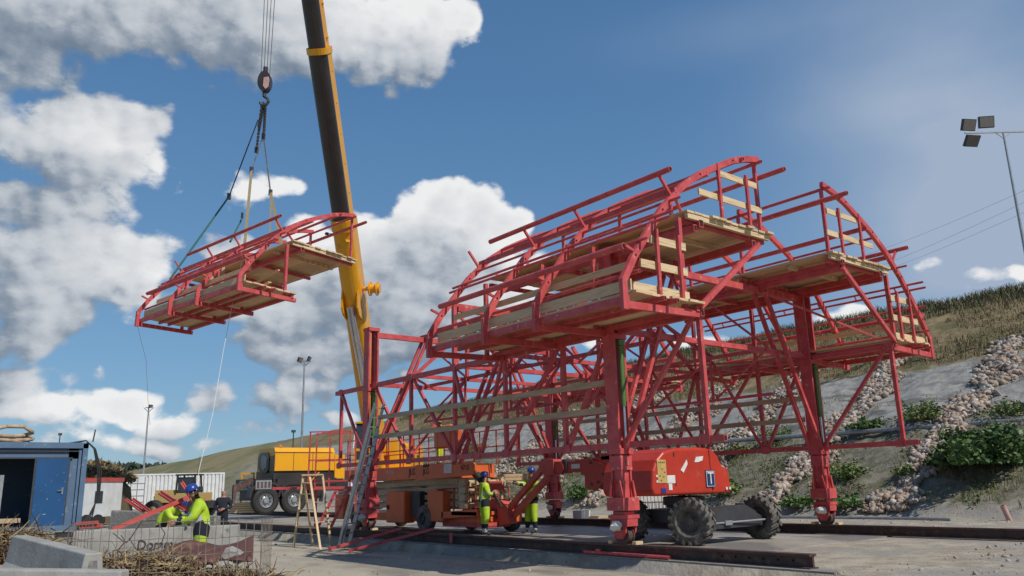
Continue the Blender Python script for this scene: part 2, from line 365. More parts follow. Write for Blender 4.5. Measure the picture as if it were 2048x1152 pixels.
F_ = np.stack([a_, a_ + ny, a_ + ny + 1, a_ + 1], 1)

def ground_mat():
    m = bpy.data.materials.new('ground_soil'); m.use_nodes = True; t = m.node_tree; b = t.nodes['Principled BSDF']; b.inputs['Roughness'].default_value = .95
    b.inputs['Specular IOR Level'].default_value = .2
    ge = t.nodes.new('ShaderNodeNewGeometry'); sp = t.nodes.new('ShaderNodeSeparateXYZ'); t.links.new(ge.outputs['Position'], sp.inputs[0])
    def noise(s, d=6, r=.6, st=(1, 1, 1)):
        n = t.nodes.new('ShaderNodeTexNoise'); n.inputs['Scale'].default_value = s; n.inputs['Detail'].default_value = d; n.inputs['Roughness'].default_value = r
        mp = t.nodes.new('ShaderNodeMapping'); mp.inputs['Scale'].default_value = st; t.links.new(ge.outputs['Position'], mp.inputs[0]); t.links.new(mp.outputs[0], n.inputs['Vector']); return n.outputs['Fac']
    def mix(f, a, b_):
        x = t.nodes.new('ShaderNodeMix'); x.data_type = 'RGBA'; t.links.new(f, x.inputs['Factor'])
        for k_, v in (('A', a), ('B', b_)):
            if isinstance(v, tuple): x.inputs[k_].default_value = (*v, 1)
            else: t.links.new(v, x.inputs[k_])
        return x.outputs['Result']
    def rng_(v, a, b_):
        r_ = t.nodes.new('ShaderNodeMapRange'); r_.interpolation_type = 'SMOOTHSTEP'; t.links.new(v, r_.inputs[0]); r_.inputs[1].default_value = a; r_.inputs[2].default_value = b_; return r_.outputs[0]
    n1 = noise(.35, 8); n2 = noise(2.2, 8); n3 = noise(12, 6); n4 = noise(.09, 4)
    dirt = mix(rng_(n2, .35, .65), (.27, .235, .185), (.40, .355, .28))
    dirt = mix(rng_(n1, .45, .6), dirt, (.27, .255, .23))
    dirt = mix(rng_(n3, .6, .72), dirt, (.17, .15, .125))
    soil = mix(rng_(n2, .35, .65), (.23, .22, .205), (.34, .33, .305))
    soil = mix(rng_(noise(1.2, 7, .6, (1, .35, 1)), .5, .62), soil, (.15, .145, .135))
    low = mix(rng_(n2, .4, .6), (.13, .115, .085), (.22, .20, .16))
    low = mix(rng_(n3, .5, .7), low, (.11, .13, .05))
    straw = mix(rng_(n2, .35, .65), (.15, .115, .06), (.26, .20, .115))
    straw = mix(rng_(n1, .5, .66), straw, (.12, .11, .05))
    zz = mth(t, 'ADD', sp.outputs[2], mth(t, 'MULTIPLY_ADD', n1, 1.6, -.8))
    c = mix(rng_(zz, .1, .45), dirt, low)
    c = mix(rng_(zz, 2.6, 3.6), c, soil)
    c = mix(rng_(zz, 6.0, 6.5), c, straw)
    # far away the strip thins out: all straw
    c = mix(rng_(sp.outputs[1], 70, 110), c, mix(rng_(n4, .4, .6), (.24, .20, .11), (.15, .15, .07)))
    t.links.new(c, b.inputs['Base Color'])
    bp = t.nodes.new('ShaderNodeBump'); bp.inputs['Strength'].default_value = .7; bp.inputs['Distance'].default_value = .08
    t.links.new(mth(t, 'ADD', n2, mth(t, 'MULTIPLY', n3, .4)), bp.inputs['Height']); t.links.new(bp.outputs[0], b.inputs['Normal'])
    return m
M['ground'] = ground_mat()
gr = np_mesh('ground', V, F_, ['ground'], smooth=True); struct(gr)

# slab between the rails, with the edge step on the yard side
M['slab'] = mat('wet_concrete_slab', (.38, .345, .285), (.27, .245, .205), .9, .55, coord='Object', c3=(.18, .17, .16), s3=.45, t3=(.48, .58), bump=.2, bscale=14)
mb = MB(); mb.box((3.95, 29.2, -.5), (7.9, 61.6, .54)); mb.build('concrete_slab', 'slab', loc=(0, 0, 0)); struct(bpy.data.objects['concrete_slab'])
mb = MB(); mb.box((-.14, 27.7, -.525), (.28, 64.6, .60)); o = mb.build('slab_edge_kerb', 'concdark'); struct(o)
# yard paving in front (dusty concrete, lower)
M['yard'] = mat('yard_paving', (.41, .365, .28), (.31, .28, .22), 1.2, .8, c3=(.20, .18, .15), s3=.9, t3=(.50, .66), bump=.4, bscale=18, stretch=(1, .45, 1))
Xs = np.linspace(-9, -.285, 40); Ys = np.linspace(-3, 60, 140)
A, B = np.meshgrid(Xs, Ys, indexing='ij'); Z_ = np.full_like(A, GN + .028)
V = np.stack([A.ravel(), B.ravel(), Z_.ravel()], 1); ii, jj = np.meshgrid(np.arange(39), np.arange(139), indexing='ij'); a_ = (ii * 140 + jj).ravel()
o = np_mesh('yard_paving', V, np.stack([a_, a_ + 140, a_ + 141, a_ + 1], 1), ['yard']); struct(o)

# ---------------------------------------------------------------- steel rails on the slab
def rail(x, y0, y1, label):
    t = thing('crane_rail', label, 'rail', (x, y0, GS), group='steel running rails under the carriage')
    h = -GS
    L_ = y1 - y0
    mb = MB(); mb.box((0, L_ / 2, h - .02), (.20, L_, .04)); mb.build('rail_head', 'rust', t)
    mb = MB(); mb.box((0, L_ / 2, h / 2), (.05, L_, h - .044)); mb.build('rail_web', 'rust', t)
    mb = MB(); mb.box((0, L_ / 2, .012), (.26, L_, .024)); mb.build('rail_foot', 'rust', t)
    mb = MB()
    for i in range(6): mb.tube((-.031, .35 + i * .28, h * .5), (.031, .35 + i * .28, h * .5), .022, 8)
    mb.build('bolt_hole_shade', 'hole_shade', t)  # solid dark studs; the shade of drilled holes is only colour
    return t
rail(0, -4.1, 45, 'rusty steel rail nearest the camera, drilled open end at lower right')
rail(7.407, -14, 45, 'rusty steel rail farther away, at the foot of the embankment')

# ---------------------------------------------------------------- formwork carriage
W = 7.407
def ico_lump(r):
    bm = bmesh.new(); bmesh.ops.create_icosphere(bm, subdivisions=2, radius=r)
    vs = [tuple(v.co * (1 + random.uniform(-.22, .22))) for v in bm.verts]; fs = [tuple(v.index for v in f.verts) for f in bm.faces]; bm.free(); return vs, fs
carr = thing('formwork_carriage', 'red steel formwork carriage standing on four wheeled legs, timber guard planks on its side trusses', 'formwork carriage', (0, 0, 0))
def bar(par, name, a, b, w=.12, h=None, m='red', **k):
    mb = MB(); mb.bar(a, b, w, h, mi=0, cap=1 if k.pop('hollow', False) else None, **k); return mb.build(name, [m, 'hole_shade'], par)
def pipe(par, name, a, b, r=.05, m='red', n=12):
    mb = MB(); mb.tube(a, b, r, n, 0, cap=1); return mb.build(name, [m, 'hole_shade'], par, smooth=False)
def leg(x, y):
    s = 1 if x < 3 else -1
    # foot column
    mb = MB()
    mb.box((x, y, 1.42), (.22, .22, 1.5))
    for a in (-1, 1):
        for b in (-1, 1): mb.box((x + a * .125, y + b * .125, 1.35), (.045, .045, 1.3))
    mb.bar((x, y, .64), (x, y, .89), .46, .46, up=(0, 1, 0))
    for a in (-.13, .13):   # gusset fins
        mb.prism([(x + a * 1.55, .90), (x + a, 1.22), (x + a * .75, 1.22), (x + a * 1.1, .90)], 'XZ', y - .20, y - .17)
        mb.prism([(y + a * 1.55, .90), (y + a, 1.22), (y + a * .75, 1.22), (y + a * 1.1, .90)], 'YZ', x - .20, x - .17)
        mb.prism([(y + a * 1.55, .90), (y + a, 1.22), (y + a * .75, 1.22), (y + a * 1.1, .90)], 'YZ', x + .17, x + .20)
    mb.box((x, y, 1.57), (.32, .32, .28))
    lg = mb.build('leg', 'red', carr)
    mb = MB(); mb.box((x + .02, y - .168, 1.57), (.08, .014, .10)); mb.build('lock_plate', 'pale', lg)
    # bogie
    mb = MB(); mb.box((x, y, .585), (.30, .30, .06)); mb.box((x, y, .52), (.42, .46, .07))
    for a in (-.14, .14):
        mb.prism([(y - .2, .50), (y + .2, .50), (y + .17, .22), (y + .07, .10), (y - .07, .10), (y - .17, .22)], 'YZ', x + a - .02, x + a + .02)
    mb.box((x, y - .21, .42), (.32, .02, .16)); mb.box((x, y + .21, .42), (.32, .02, .16))
    bg_ = mb.build('bogie', 'red', carr)
    mb = MB(); mb.lathe([(0.0, -.09), (.17, -.09), (.19, -.085), (.19, -.07), (.16, -.055), (.16, .055), (.19, .07), (.19, .085), (.17, .09), (0.0, .09)], (x, y, .165), 'X', 28); mb.build('wheel', 'rust', bg_, smooth=False)
    mb = MB(); mb.box((x - .2, y - .02, .35), (.1, .16, .14)); mb.tube((x - .15, y - .02, .34), (x - .3, y - .02, .34), .06, 12); mm_ = mb.build('drive_motor', 'darkgrey', bg_)
    bmv = MB(); tv, tf = ico_lump(.13); bmv.add([(v[0] + x - .27, v[1] + y - .04, v[2] * .8 + .36) for v in tv], tf); bmv.build('rag_cover', 'signwhite', mm_)
    for dy in (-.33, .33): mb = MB(); mb.box((x, y + dy, .03), (.2, .1, .06)); mb.build('timber_chock', 'wood', bg_)
    # telescopic outer mast: two channels with the jack between
    for a in (-1, 1):
        mb = MB(); mb.box((x + a * .15, y, 3.90), (.055, .32, 4.30)); mb.box((x + a * .115, y + .145, 3.90), (.06, .03, 4.30)); mb.build('mast_channel', 'red', carr)
    for z in (1.80, 4.15, 6.03): mb = MB(); mb.box((x, y, z), (.38, .38, .11)); mb.build('mast_collar', 'red', carr)
    mb = MB(); mb.tube((x + .02, y - .16, 2.7), (x + .02, y - .16, 3.95), .05, 14); mb.box((x + .02, y - .14, 4.02), (.14, .14, .12)); mb.tube((x + .09, y - .17, 2.8), (x + .09, y - .17, 3.97), .012, 6)
    mb.build('jack_cylinder', 'green', carr, smooth=False)
    mb = MB(); mb.tube((x + .02, y - .16, 2.0), (x + .02, y - .16, 2.7), .03, 10); mb.box((x + .02, y - .1, 2.0), (.1, .2, .06)); mb.build('jack_rod', 'chrome', carr)
LEN = 10.44
for x in (0, W):
    for y in (0, LEN): leg(x, y)
ZC, ZT, ZU = 1.92, 4.26, 5.97
for x in (0, W):
    bar(carr, 'bottom_chord', (x, -2.62, ZC), (x, 12.55, ZC), .10, .12, hollow=True)
    bar(carr, 'top_chord', (x, -2.35, ZT), (x, 12.75, ZT), .10, .13, hollow=True)
    posts = [-2.25, 1.6, 3.72, 5.88, 8.07, 12.37]
    for y in posts: bar(carr, 'post', (x, y, ZC + .07), (x, y, ZT - .075), .09, .09)
    dg = [(-2.1, ZT, -.22, ZC), (.22, ZT, 1.5, ZC), (1.72, ZT, 3.62, ZC), (3.84, ZT, 4.75, ZC), (5.88, ZT, 4.92, ZC), (7.95, ZT, 6.0, ZC), (8.2, ZT, 10.1, ZC), (10.15, ZT, 8.2, ZC), (12.3, ZT, 10.65, ZC)]
    for k_, (y0, z0, y1, z1) in enumerate(dg):
        bar(carr, 'diagonal_brace', (x + (.02 if k_ % 2 else -.02), y0, z0 - .07), (x + (.02 if k_ % 2 else -.02), y1, z1 + .07), .08, .075)
    # walkway bracket boards
    xo = -.085 if x == 0 else -.085
    for z, y0, y1 in ((3.22, .24, 9.75), (2.66, .24, 9.95)):
        for a, b in ((y0, y0 + 4.7), (y0 + 4.5, y1)):
            mb = MB(); mb.bar((x + xo - (.03 if a > y0 else 0), a, z), (x + xo - (.03 if a > y0 else 0), b, z + (.02)), .03, .13); mb.build('guard_plank', 'woodgrey', carr)
for x in (0, W):     # bolted gusset plates at the truss nodes
    for z, ysn in ((ZC, (-2.2, -.2, 1.55, 3.7, 4.85, 5.9, 8.1, 10.2, 12.35)), (ZT, (-2.2, .25, 1.65, 3.78, 5.88, 8.07, 10.1, 12.35))):
        for y in ysn:
            mb = MB(); mb.box((x - .062, y, z), (.014, .24, .19)); gp = mb.build('gusset_plate', 'red', carr)
for xi in (1.97, W - 1.97):
    bar(carr, 'roof_girder', (xi, -2.3, ZU), (xi, LEN + .2, ZU), .12, .16, hollow=True)
for xi in (.06, W - .06):
    bar(carr, 'roof_edge_girder', (xi, -2.3, ZU + .0), (xi, 3.95, ZU), .10, .14, hollow=True)
for y in (0, 5.88, LEN):
    bar(carr, 'portal_beam', (.1, y, ZU - .09), (W - .1, y, ZU - .09), .13, .16)
    bar(carr, 'cross_beam', (.1, y, ZT + .06), (W - .1, y, ZT + .06), .11, .12)
    for s, x in ((1, 0), (-1, W)):
        for dy in (-.16, .16):
            bar(carr, 'knee_brace', (x + s * .04, y + dy, 1.75), (x + s * 1.95, y + dy, ZU - .15), .095, .085)
for y in (3.72, 8.07):
    bar(carr, 'cross_beam', (.1, y, ZT + .05), (W - .1, y, ZT + .05), .10, .10)
    bar(carr, 'portal_beam', (1.97, y, ZU - .06), (W - 1.97, y, ZU - .06), .10, .12)
    for s, x in ((1, 0), (-1, W)):
        bar(carr, 'knee_brace', (x + s * .04, y, ZT), (x + s * 1.95, y, ZU - .1), .10, .09)
        bar(carr, 'inner_post', (x + s * 1.97, y, ZT + .1), (x + s * 1.97, y, ZU - .08), .09, .09)
for y in (1.6, 3.72, 5.88, 8.07):
    for s, x in ((1, 0), (-1, W)):
        bar(carr, 'lateral_brace', (x + s * .04, y + .07, ZC + .1), (x + s * 1.93, y + .07, ZT), .06, .06)
        bar(carr, 'inner_post', (x + s * 1.97, y + .1, 3.2), (x + s * 1.97, y + .1, ZT + .05), .06, .06)
for s, x in ((1, 0), (-1, W)):
    for ya, yb in ((-.1, 1.6), (1.6, 3.72), (3.72, 5.88), (5.88, 8.07), (8.07, LEN)):
        bar(carr, 'wind_brace', (x + s * 1.97, ya, ZT + .12), (x + s * 1.97, yb, 3.25), .045, .045); bar(carr, 'wind_brace', (x + s * 1.93, yb, ZU - .12), (x + s * 1.93, ya, ZT + .12), .05, .05)
    bar(carr, 'inner_rail', (x + s * 1.97, -.1, 3.22), (x + s * 1.97, LEN, 3.22), .07, .07)
for y in (5.88,):
    for s, x in ((1, 0), (-1, W)): bar(carr, 'post', (x, y, ZT + .07), (x, y, ZU), .11, .11); bar(carr, 'portal_strut', (x, y, ZU + .0), (x + s * 1.95, y, ZU), .1, .1)
    for a, b in ((0, 1.97), (W - 1.97, W)):
        bar(carr, 'wind_brace', (a, y, ZT + .1), (b, y, ZU - .1), .06, .06); bar(carr, 'wind_brace', (b, y + .08, ZT + .1), (a, y + .08, ZU - .1), .06, .06)
for s, x in ((1, 0), (-1, W)):   # front cantilever struts
    bar(carr, 'front_strut', (x - s * .07, -2.36, 4.36), (x + s * 2.05, -2.36, 5.95), .085, .10, h2=.10)
    bar(carr, 'wind_brace', (x, -1.9, 4.55), (x + s * 1.9, -.1, 5.8), .05, .05)
    # horizontal bracing at deck level
    bar(carr, 'wind_brace', (x + s * .1, .2, ZT + .02), (x + s * 2.4, 3.6, ZT + .02), .05, .05)
    bar(carr, 'wind_brace', (x + s * .1, 5.7, ZT + .02), (x + s * 2.4, 3.8, ZT + .02), .05, .05)
    # inner frame posts and diagonals
    bar(carr, 'inner_post', (x + s * 1.97, 5.88, ZT + .1), (x + s * 1.97, 5.88, ZU - .1), .10, .10)
    bar(carr, 'inner_brace', (x + s * 1.97, 1.7, ZT + .1), (x + s * 1.97, 3.6, ZU - .1), .08, .08)
    bar(carr, 'inner_brace', (x + s * 1.97, 5.8, ZT + .1), (x + s * 1.97, 3.8, ZU - .1), .08, .08)
    bar(carr, 'inner_brace', (x + s * 1.97, 6.0, ZT + .1), (x + s * 1.97, 7.9, ZU - .1), .08, .08)
    bar(carr, 'inner_rail', (x + s * 1.97, -.1, ZT + .09), (x + s * 1.97, LEN, ZT + .09), .09, .09)
# ties in plan at chord level on the left, seen against the sky
bar(carr, 'wind_brace', (.1, 8.1, ZT), (2.4, LEN, ZT), .05, .05)
for yy in (1.0, 2.3, 9.2):   # pale red loose gussets at the top chord
    mb = MB(); mb.box((W - .45, yy, ZT - .02), (.5, .12, .10)); mb.build('bracket', 'pale', carr)
# foot ladder hooks and small handles hang from the far side
# ---------------------------------------------------------------- arched walkway module (local coords like the near side)
RIB = [(-2.08, 4.10), (-2.08, 4.62), (-1.76, 5.12), (-1.36, 5.62), (-.93, 6.14), (-.28, 6.74), (.30, 7.13), (.78, 7.38), (1.45, 7.70), (1.95, 7.86), (2.42, 7.96)]
def ribbon(mb, pts, y, wd, dep, mi=0):
    n = len(pts); P2 = [Vector(p) for p in pts]
    out_, in_ = [], []
    for i in range(n):
        d = (P2[min(i + 1, n - 1)] - P2[max(i - 1, 0)]).normalized(); nn = Vector((-d.y, d.x))
        out_.append(P2[i] + nn * dep / 2); in_.append(P2[i] - nn * dep / 2)
    vs = []
    for i in range(n):
        for q, yy in ((out_[i], y - wd / 2), (out_[i], y + wd / 2), (in_[i], y + wd / 2), (in_[i], y - wd / 2)): vs.append((q.x, yy, q.y))
    fs = []
    for i in range(n - 1):
        for k in range(4): fs.append((i * 4 + k, i * 4 + (k + 1) % 4, (i + 1) * 4 + (k + 1) % 4, (i + 1) * 4 + k))
    fs += [(0, 3, 2, 1), (4 * n - 4, 4 * n - 3, 4 * n - 2, 4 * n - 1)]
    mb.add(vs, fs, mi)
def mirror(o_list, flag):
    pass
def planks(par, name, x0, x1, y0, y1, z, th, along='Y', wd=.23, m='wood', skip=()):
    """a deck of loose boards as one part"""
    mb = MB(); a0, a1 = (x0, x1) if along == 'Y' else (y0, y1); n = max(1, int(round((a1 - a0) / wd))); st = (a1 - a0) / n
    for i in range(n):
        if i in skip: continue
        c = a0 + st * (i + .5); j = random.uniform(-.05, .05); dz = random.uniform(-.004, .004)
        if along == 'Y': mb.box((c, (y0 + y1) / 2 + j, z + dz), (st - .012, y1 - y0, th))
        else: mb.box(((x0 + x1) / 2 + j, c, z + dz), (x1 - x0, st - .012, th))
    return mb.build(name, m, par)
YR = (-2.3, .07, 1.75, 3.9)
def walkway_module(label, loc, rz, sgn=1, upper=True, end_guard=True, yr=YR, variant=0, group='arched walkway modules'):
    """local x runs from the outer edge (-2) inwards, mirrored when sgn = -1"""
    t = thing('arched_walkway', label, 'walkway module', loc, rz, group)
    X = lambda x: x * sgn
    y0, y1 = yr[0], yr[-1]
    def b(name, a, c, *ar, **k): return bar(t, name, (X(a[0]), a[1], a[2]), (X(c[0]), c[1], c[2]), *ar, **k)
    def pp(name, a, c, r=.05, **k): return pipe(t, name, (X(a[0]), a[1], a[2]), (X(c[0]), c[1], c[2]), r, **k)
    for i, y in enumerate(yr):
        pts = RIB if upper else RIB[:5]
        mb = MB(); ribbon(mb, [(X(px), pz) for px, pz in (pts if sgn == 1 else pts)], y, .09, .13)
        rb = mb.build('rib', 'red', t)
        mb = MB()
        for k in (2, 4, 6, 8):
            if k < len(pts): mb.tube((X(pts[k][0]), y - .056, pts[k][1]), (X(pts[k][0]), y + .056, pts[k][1]), .02, 8)
        mb.build('bolt_hole_shade', 'hole_shade', rb)  # dark studs coloured like the shade in bolt holes
        b('cross_beam', (-2.1, y + .02, 4.19), (.05, y + .02, 4.24), .09, .13, hollow=True)
        if upper: b('hanger_post', (-.34, y + .09, 4.2), (-.34, y + .09, 6.12), .09, .09)
        b('deck_bearer', (-.2, y + .1, 6.10), (2.45, y + .1, 6.10), .08, .10) if upper else None
        if upper:
            b('crown_post', (2.36, y + .06, 6.2), (2.36, y + .06, 7.86), .07, .07)
            # struts carrying the outer formwork pipes
            b('pipe_strut', (-.60, y, 6.48), (-.92, y + (.0), 6.86), .05, .05)
        b('pipe_strut', (-1.70, y + (.1 if i else 0), 5.18), (-1.97, y + (.1 if i else 0), 5.27), .05, .05)
    for yy in (y0 + .5, y0 + 1.5): b('stringer', (-1.5 + (yy - y0) * .35, y0 - .28, 4.34), (-1.5 + (yy - y0) * .35, y1 - .1, 4.34), .07, .08, hollow=True)
    b('edge_girder', (-2.0, y0 - .02, 4.30), (-2.0, y1 + .02, 4.30), .07, .13)
    b('inner_girder', (-.12, y0 - .05, 4.33), (-.12, y1, 4.33), .09, .10)
    dk = planks(t, 'deck', min(X(-1.92), X(-.02)), max(X(-1.92), X(-.02)), y0 - .12, y1, 4.43, .045)
    # toe boards and guard planks on the outer side
    for (xx, z, hh, ya, yb) in ((-1.90, 4.57, .20, y0 - .02, y1 - .1), (-1.62, 5.03, .13, y0 + .15, y1 - .35)):
        mb = MB(); mb.box((X(xx), (ya + yb) / 2, z), (.035, yb - ya, hh)); mb.build('guard_plank', 'wood', t)
    pp('hand_rail', (-1.80, y0 - .15, 4.80), (-1.80, y1 + .1, 4.80), .035)
    pp('outer_pipe', (-1.98, y0 + .02, 5.27), (-1.98, y1 - .3, 5.27), .062)
    if upper:
        pp('outer_pipe', (-.93, y0 - .3, 6.87), (-.93, y1 - .9, 6.87), .055)
        for dz in (0, -.16):
            pp('twin_rail', (-1.16 + dz * .6, y0 - .45, 5.95 + dz * .8), (-1.16 + dz * .6, y1 + .35, 5.95 + dz * .8), .03)
        for k in range(6): b('rail_spacer', (-1.16, y0 + .3 + k * 1.1, 5.95), (-1.26, y0 + .3 + k * 1.1, 5.82), .03, .03)
        b('purlin', (-.5, y0 - .05, 6.62), (-.5, y1 + .1, 6.62), .08, .10)
        b('purlin', (.55, y0 - .05, 7.20), (.55, y1 + .1, 7.20), .08, .10)
        b('purlin', (.10, y0, 7.04), (.10, y1, 7.04), .05, .05)
        pp('thin_rail', (-.72, y0 - .3, 6.35), (-.72, y1 + .2, 6.35), .028); pp('thin_rail', (-1.62, y0 - .2, 5.42), (-1.62, y1 + .2, 5.42), .028)
        pp('crown_pipe', (1.72, y0 - .12, 7.78), (1.72, y1, 7.78), .045)
        pp('crown_pipe', (2.44, y0 - .62, 7.55), (2.44, y1 + .1, 7.55), .055)
        pp('crown_pipe', (2.34, y0 - .15, 7.86), (2.34, y1, 7.86), .04)
        b('stringer', (.18, y0 - .06, 6.06), (.18, y1, 6.06), .13, .15, hollow=True)
        b('stringer', (2.02, y0 - .1, 6.08), (2.02, y1, 6.08), .10, .12, hollow=True) if variant == 1 else None
        planks(t, 'upper_deck', min(X(-.25), X(2.52)), max(X(-.25), X(2.52)), y0 - .12, y1 - .02, 6.245, .045)
        for jy, jl in ((-.02, 2.7), (1.1, 2.5), (2.6, 2.5), (4.4, 2.5)): mb = MB(); mb.box((X(1.13), y0 + jy, 6.165), (jl, .08, .105)); mb.build('deck_joist', 'woodx', t)
        b('end_handrail', (-.5, y0 + .05, 6.62), (.25, y0 + .4, 6.3), .05, .05)
    if end_guard:
        for xx, za, zb in ((-1.16, 4.45, 5.72), (-.53, 4.45, 5.70)): b('guard_post', (xx, y0 - .04, za), (xx, y0 - .04, zb), .07, .05)
        for xa, xb, z, hh in ((-1.82, -.28, 4.55, .17), (-1.58, -.28, 5.02, .15), (-1.40, -.28, 5.52, .15)):
            mb = MB(); mb.box((X((xa + xb) / 2), y0 + .02, z), (xb - xa, .035, hh)); mb.build('end_plank', 'woodx', t)
    if end_guard and upper:
        for xx, za, zb in ((.91, 6.27, 7.5), (1.86, 6.27, 7.46)): b('guard_post', (xx, y0 - .04, za), (xx, y0 - .04, zb), .07, .05)
        for xa, xb, z in ((.93, 2.3, 7.33), (.28, 2.4, 6.78)):
            mb = MB(); mb.box((X((xa + xb) / 2), y0 + .02, z), (xb - xa, .035, .13)); mb.build('end_plank', 'woodx', t)
    return t
near = walkway_module('red arched walkway with two timber decks bolted on the camera side of the carriage', (0, 0, 0), 0)
far = walkway_module('red arched walkway with two timber decks on the embankment side of the carriage', (W, 0, 0), 0, sgn=-1, variant=1)
far2 = walkway_module('red lower walkway without upper deck behind the first, on the embankment side', (W, 8.4, 0), 0, sgn=-1, upper=False, end_guard=False)
def at(px, py, depth):
    return Vector((CX, CY, CZ)) + (cF + cR * ((px - 1024) / FPX) + cU * ((576 - py) / FPX)) * depth
def text(par, name, body, loc, rot, size, m, ext=.002, width=None):
    cu = bpy.data.curves.new(name, 'FONT'); cu.body = body; cu.size = size; cu.extrude = ext; cu.align_x = 'CENTER'; cu.align_y = 'CENTER'
    o = bpy.data.objects.new('tmp', cu); C.objects.link(o)
    me = bpy.data.meshes.new_from_object(o.evaluated_get(bpy.context.evaluated_depsgraph_get())); bpy.data.objects.remove(o)
    me.name = name; me.materials.clear(); me.materials.append(M[m])
    q = bpy.data.objects.new(name, me); C.objects.link(q); q.parent = par; q.location = loc; q.rotation_euler = rot
    return q
M['ink'] = mat('black_lettering', (.02, .02, .02), None, 3, .6)
M['signblue'] = mat('blue_sign', (.01, .04, .14), None, 3, .5)
M['stickery'] = mat('yellow_sticker', (.55, .36, .12), (.42, .28, .1), 9, .6)
M['rose'] = mat('pale_rose_paint', (.55, .36, .32), (.42, .24, .2), 6, .5)
M['amber'] = mat('amber_beacon', (.8, .25, .02), None, 3, .3)

# ---------------------------------------------------------------- hanging module
hang = walkway_module('red arched walkway with timber decks hanging in the air from the crane hook', (0, 0, 0), 0, variant=0, end_guard=False)
rzh = -6.057 + 2 * math.pi
ch = Vector((0, .8, 5.)); th = Vector((-2.256, 15.843, 7.901))
Rh = Matrix.Rotation(rzh, 3, 'Z') @ Matrix.Rotation(.045, 3, 'Y') @ Matrix.Rotation(-.039, 3, 'X')
hang.matrix_world = Matrix.Translation(th - Rh @ ch) @ Rh.to_4x4()
def hp(x, y, z): return Rh @ (Vector((x, y, z)) - ch) + th
for k in range(2):   # loose boards lying crooked on the hanging unit
    mb = MB(); mb.bar((-.5 + k * .3, -1.6, 4.9 + k * .5), (-.3 + k * .6, 1.4, 4.8 + k * .55), .12, .035); mb.build('guard_plank', 'wood', hang)
for yy in (.6, 1.3):
    mb = MB(); mb.box((-.9, yy, 5.1), (.12, .035, 1.5)); mb.build('upright_plank', 'woodgrey', hang)
HK = Vector((-1.86, 15.67, 16.3))
# ---------------------------------------------------------------- crane
crane = thing('mobile_crane', 'yellow mobile crane truck with long telescopic boom raised behind the carriage', 'mobile crane', (9.5, 31.4, GS))
TY = 30.0; O = Vector((9.5, 31.4, GS))
def cw(mb, name, mats, par=None, **k):
    o = mb.build(name, mats, par or crane, **k)
    if (par or crane) is crane: o.location = -O
    return o
# carrier
mb = MB(); mb.box((10.6, 31.4, .98), (11.6, 2.5, .55)); mb.box((10.6, 31.4, 1.45), (11.2, 2.7, .3)); mb.box((7.0, 31.4, 1.62), (3.4, 2.8, .35)); mb.box((6.0, 30.6, 1.35), (1.4, .8, .7)); mb.box((8.2, 30.6, 1.3), (1.9, 1.0, .9)); mb.box((6.9, 31.4, 1.9), (3.5, 2.4, .62)); mb.box((11.0, 30.4, 1.3), (3.6, .6, .5)); cw(mb, 'chassis', 'blackpaint')
mb = MB(); mb.box((4.55, 31.4, 1.5), (.9, 2.75, .62)); mb.box((5.1, 31.4, 1.0), (1.6, 2.5, .6)); cw(mb, 'front_frame', 'blackpaint')
mb = MB(); mb.box((4.09, 31.2, 1.5), (.05, 1.9, .5))
for i in range(4): pass
gb = cw(mb, 'front_step', 'steel')
for i in range(4): mb = MB(); mb.box((4.062, 30.5 + i * .45, 1.5), (.02, .24, .34)); cw(mb, 'step_slot', 'blackpaint')
mb = MB(); mb.box((4.55, 29.98, 1.5), (.85, .03, .45)); cw(mb, 'side_step', 'steel')
for i in range(4): mb = MB(); mb.box((4.25 + i * .2, 29.96, 1.5), (.11, .03, .3)); cw(mb, 'step_slot', 'rust')
def truckwheel(x, y, r=.72, par=None):
    sg = -1
    mb = MB(); mb.lathe([(r * .55, .0), (r * .82, -.02), (r * .96, .03), (r, .09), (r, .36), (r * .95, .42), (r * .5, .42)], (x, y, r - .02), 'Y', 30)
    t = cw(mb, 'tyre', 'black')
    mb = MB(); mb.lathe([(0, .02), (.13, .02), (.15, .1), (r * .34, .16), (r * .44, .06), (r * .50, .02), (r * .56, .1)], (x, y, r - .02), 'Y', 24)
    for i in range(8): mb.tube((x + .26 * math.cos(i * .785), y + .03, r - .02 + .26 * math.sin(i * .785)), (x + .26 * math.cos(i * .785), y + .14, r - .02 + .26 * math.sin(i * .785)), .03, 6)
    rim = mb.build('rim', 'steel', t)
for x in (4.75, 6.3, 9.7, 11.4, 13.1, 14.8): truckwheel(x, TY)
for x in (4.75, 6.3): 
    mb = MB(); mb.prism([(x - .95, .85), (x - .85, 1.35), (x - .4, 1.62), (x + .4, 1.62), (x + .85, 1.35), (x + .95, .85), (x + .85, .85), (x + .75, 1.25), (x + .36, 1.5), (x - .36, 1.5), (x - .75, 1.25), (x - .85, .85)], 'XZ', TY - .02, TY + .5); cw(mb, 'mudguard', 'blackpaint')
mb = MB(); mb.box((8.3, TY + .1, .8), (.9, .5, .6)); cw(mb, 'fuel_tank', 'steel')
mb = MB(); mb.box((10.5, TY + .05, 1.45), (2.2, .3, .5)); cw(mb, 'tool_box', 'white')
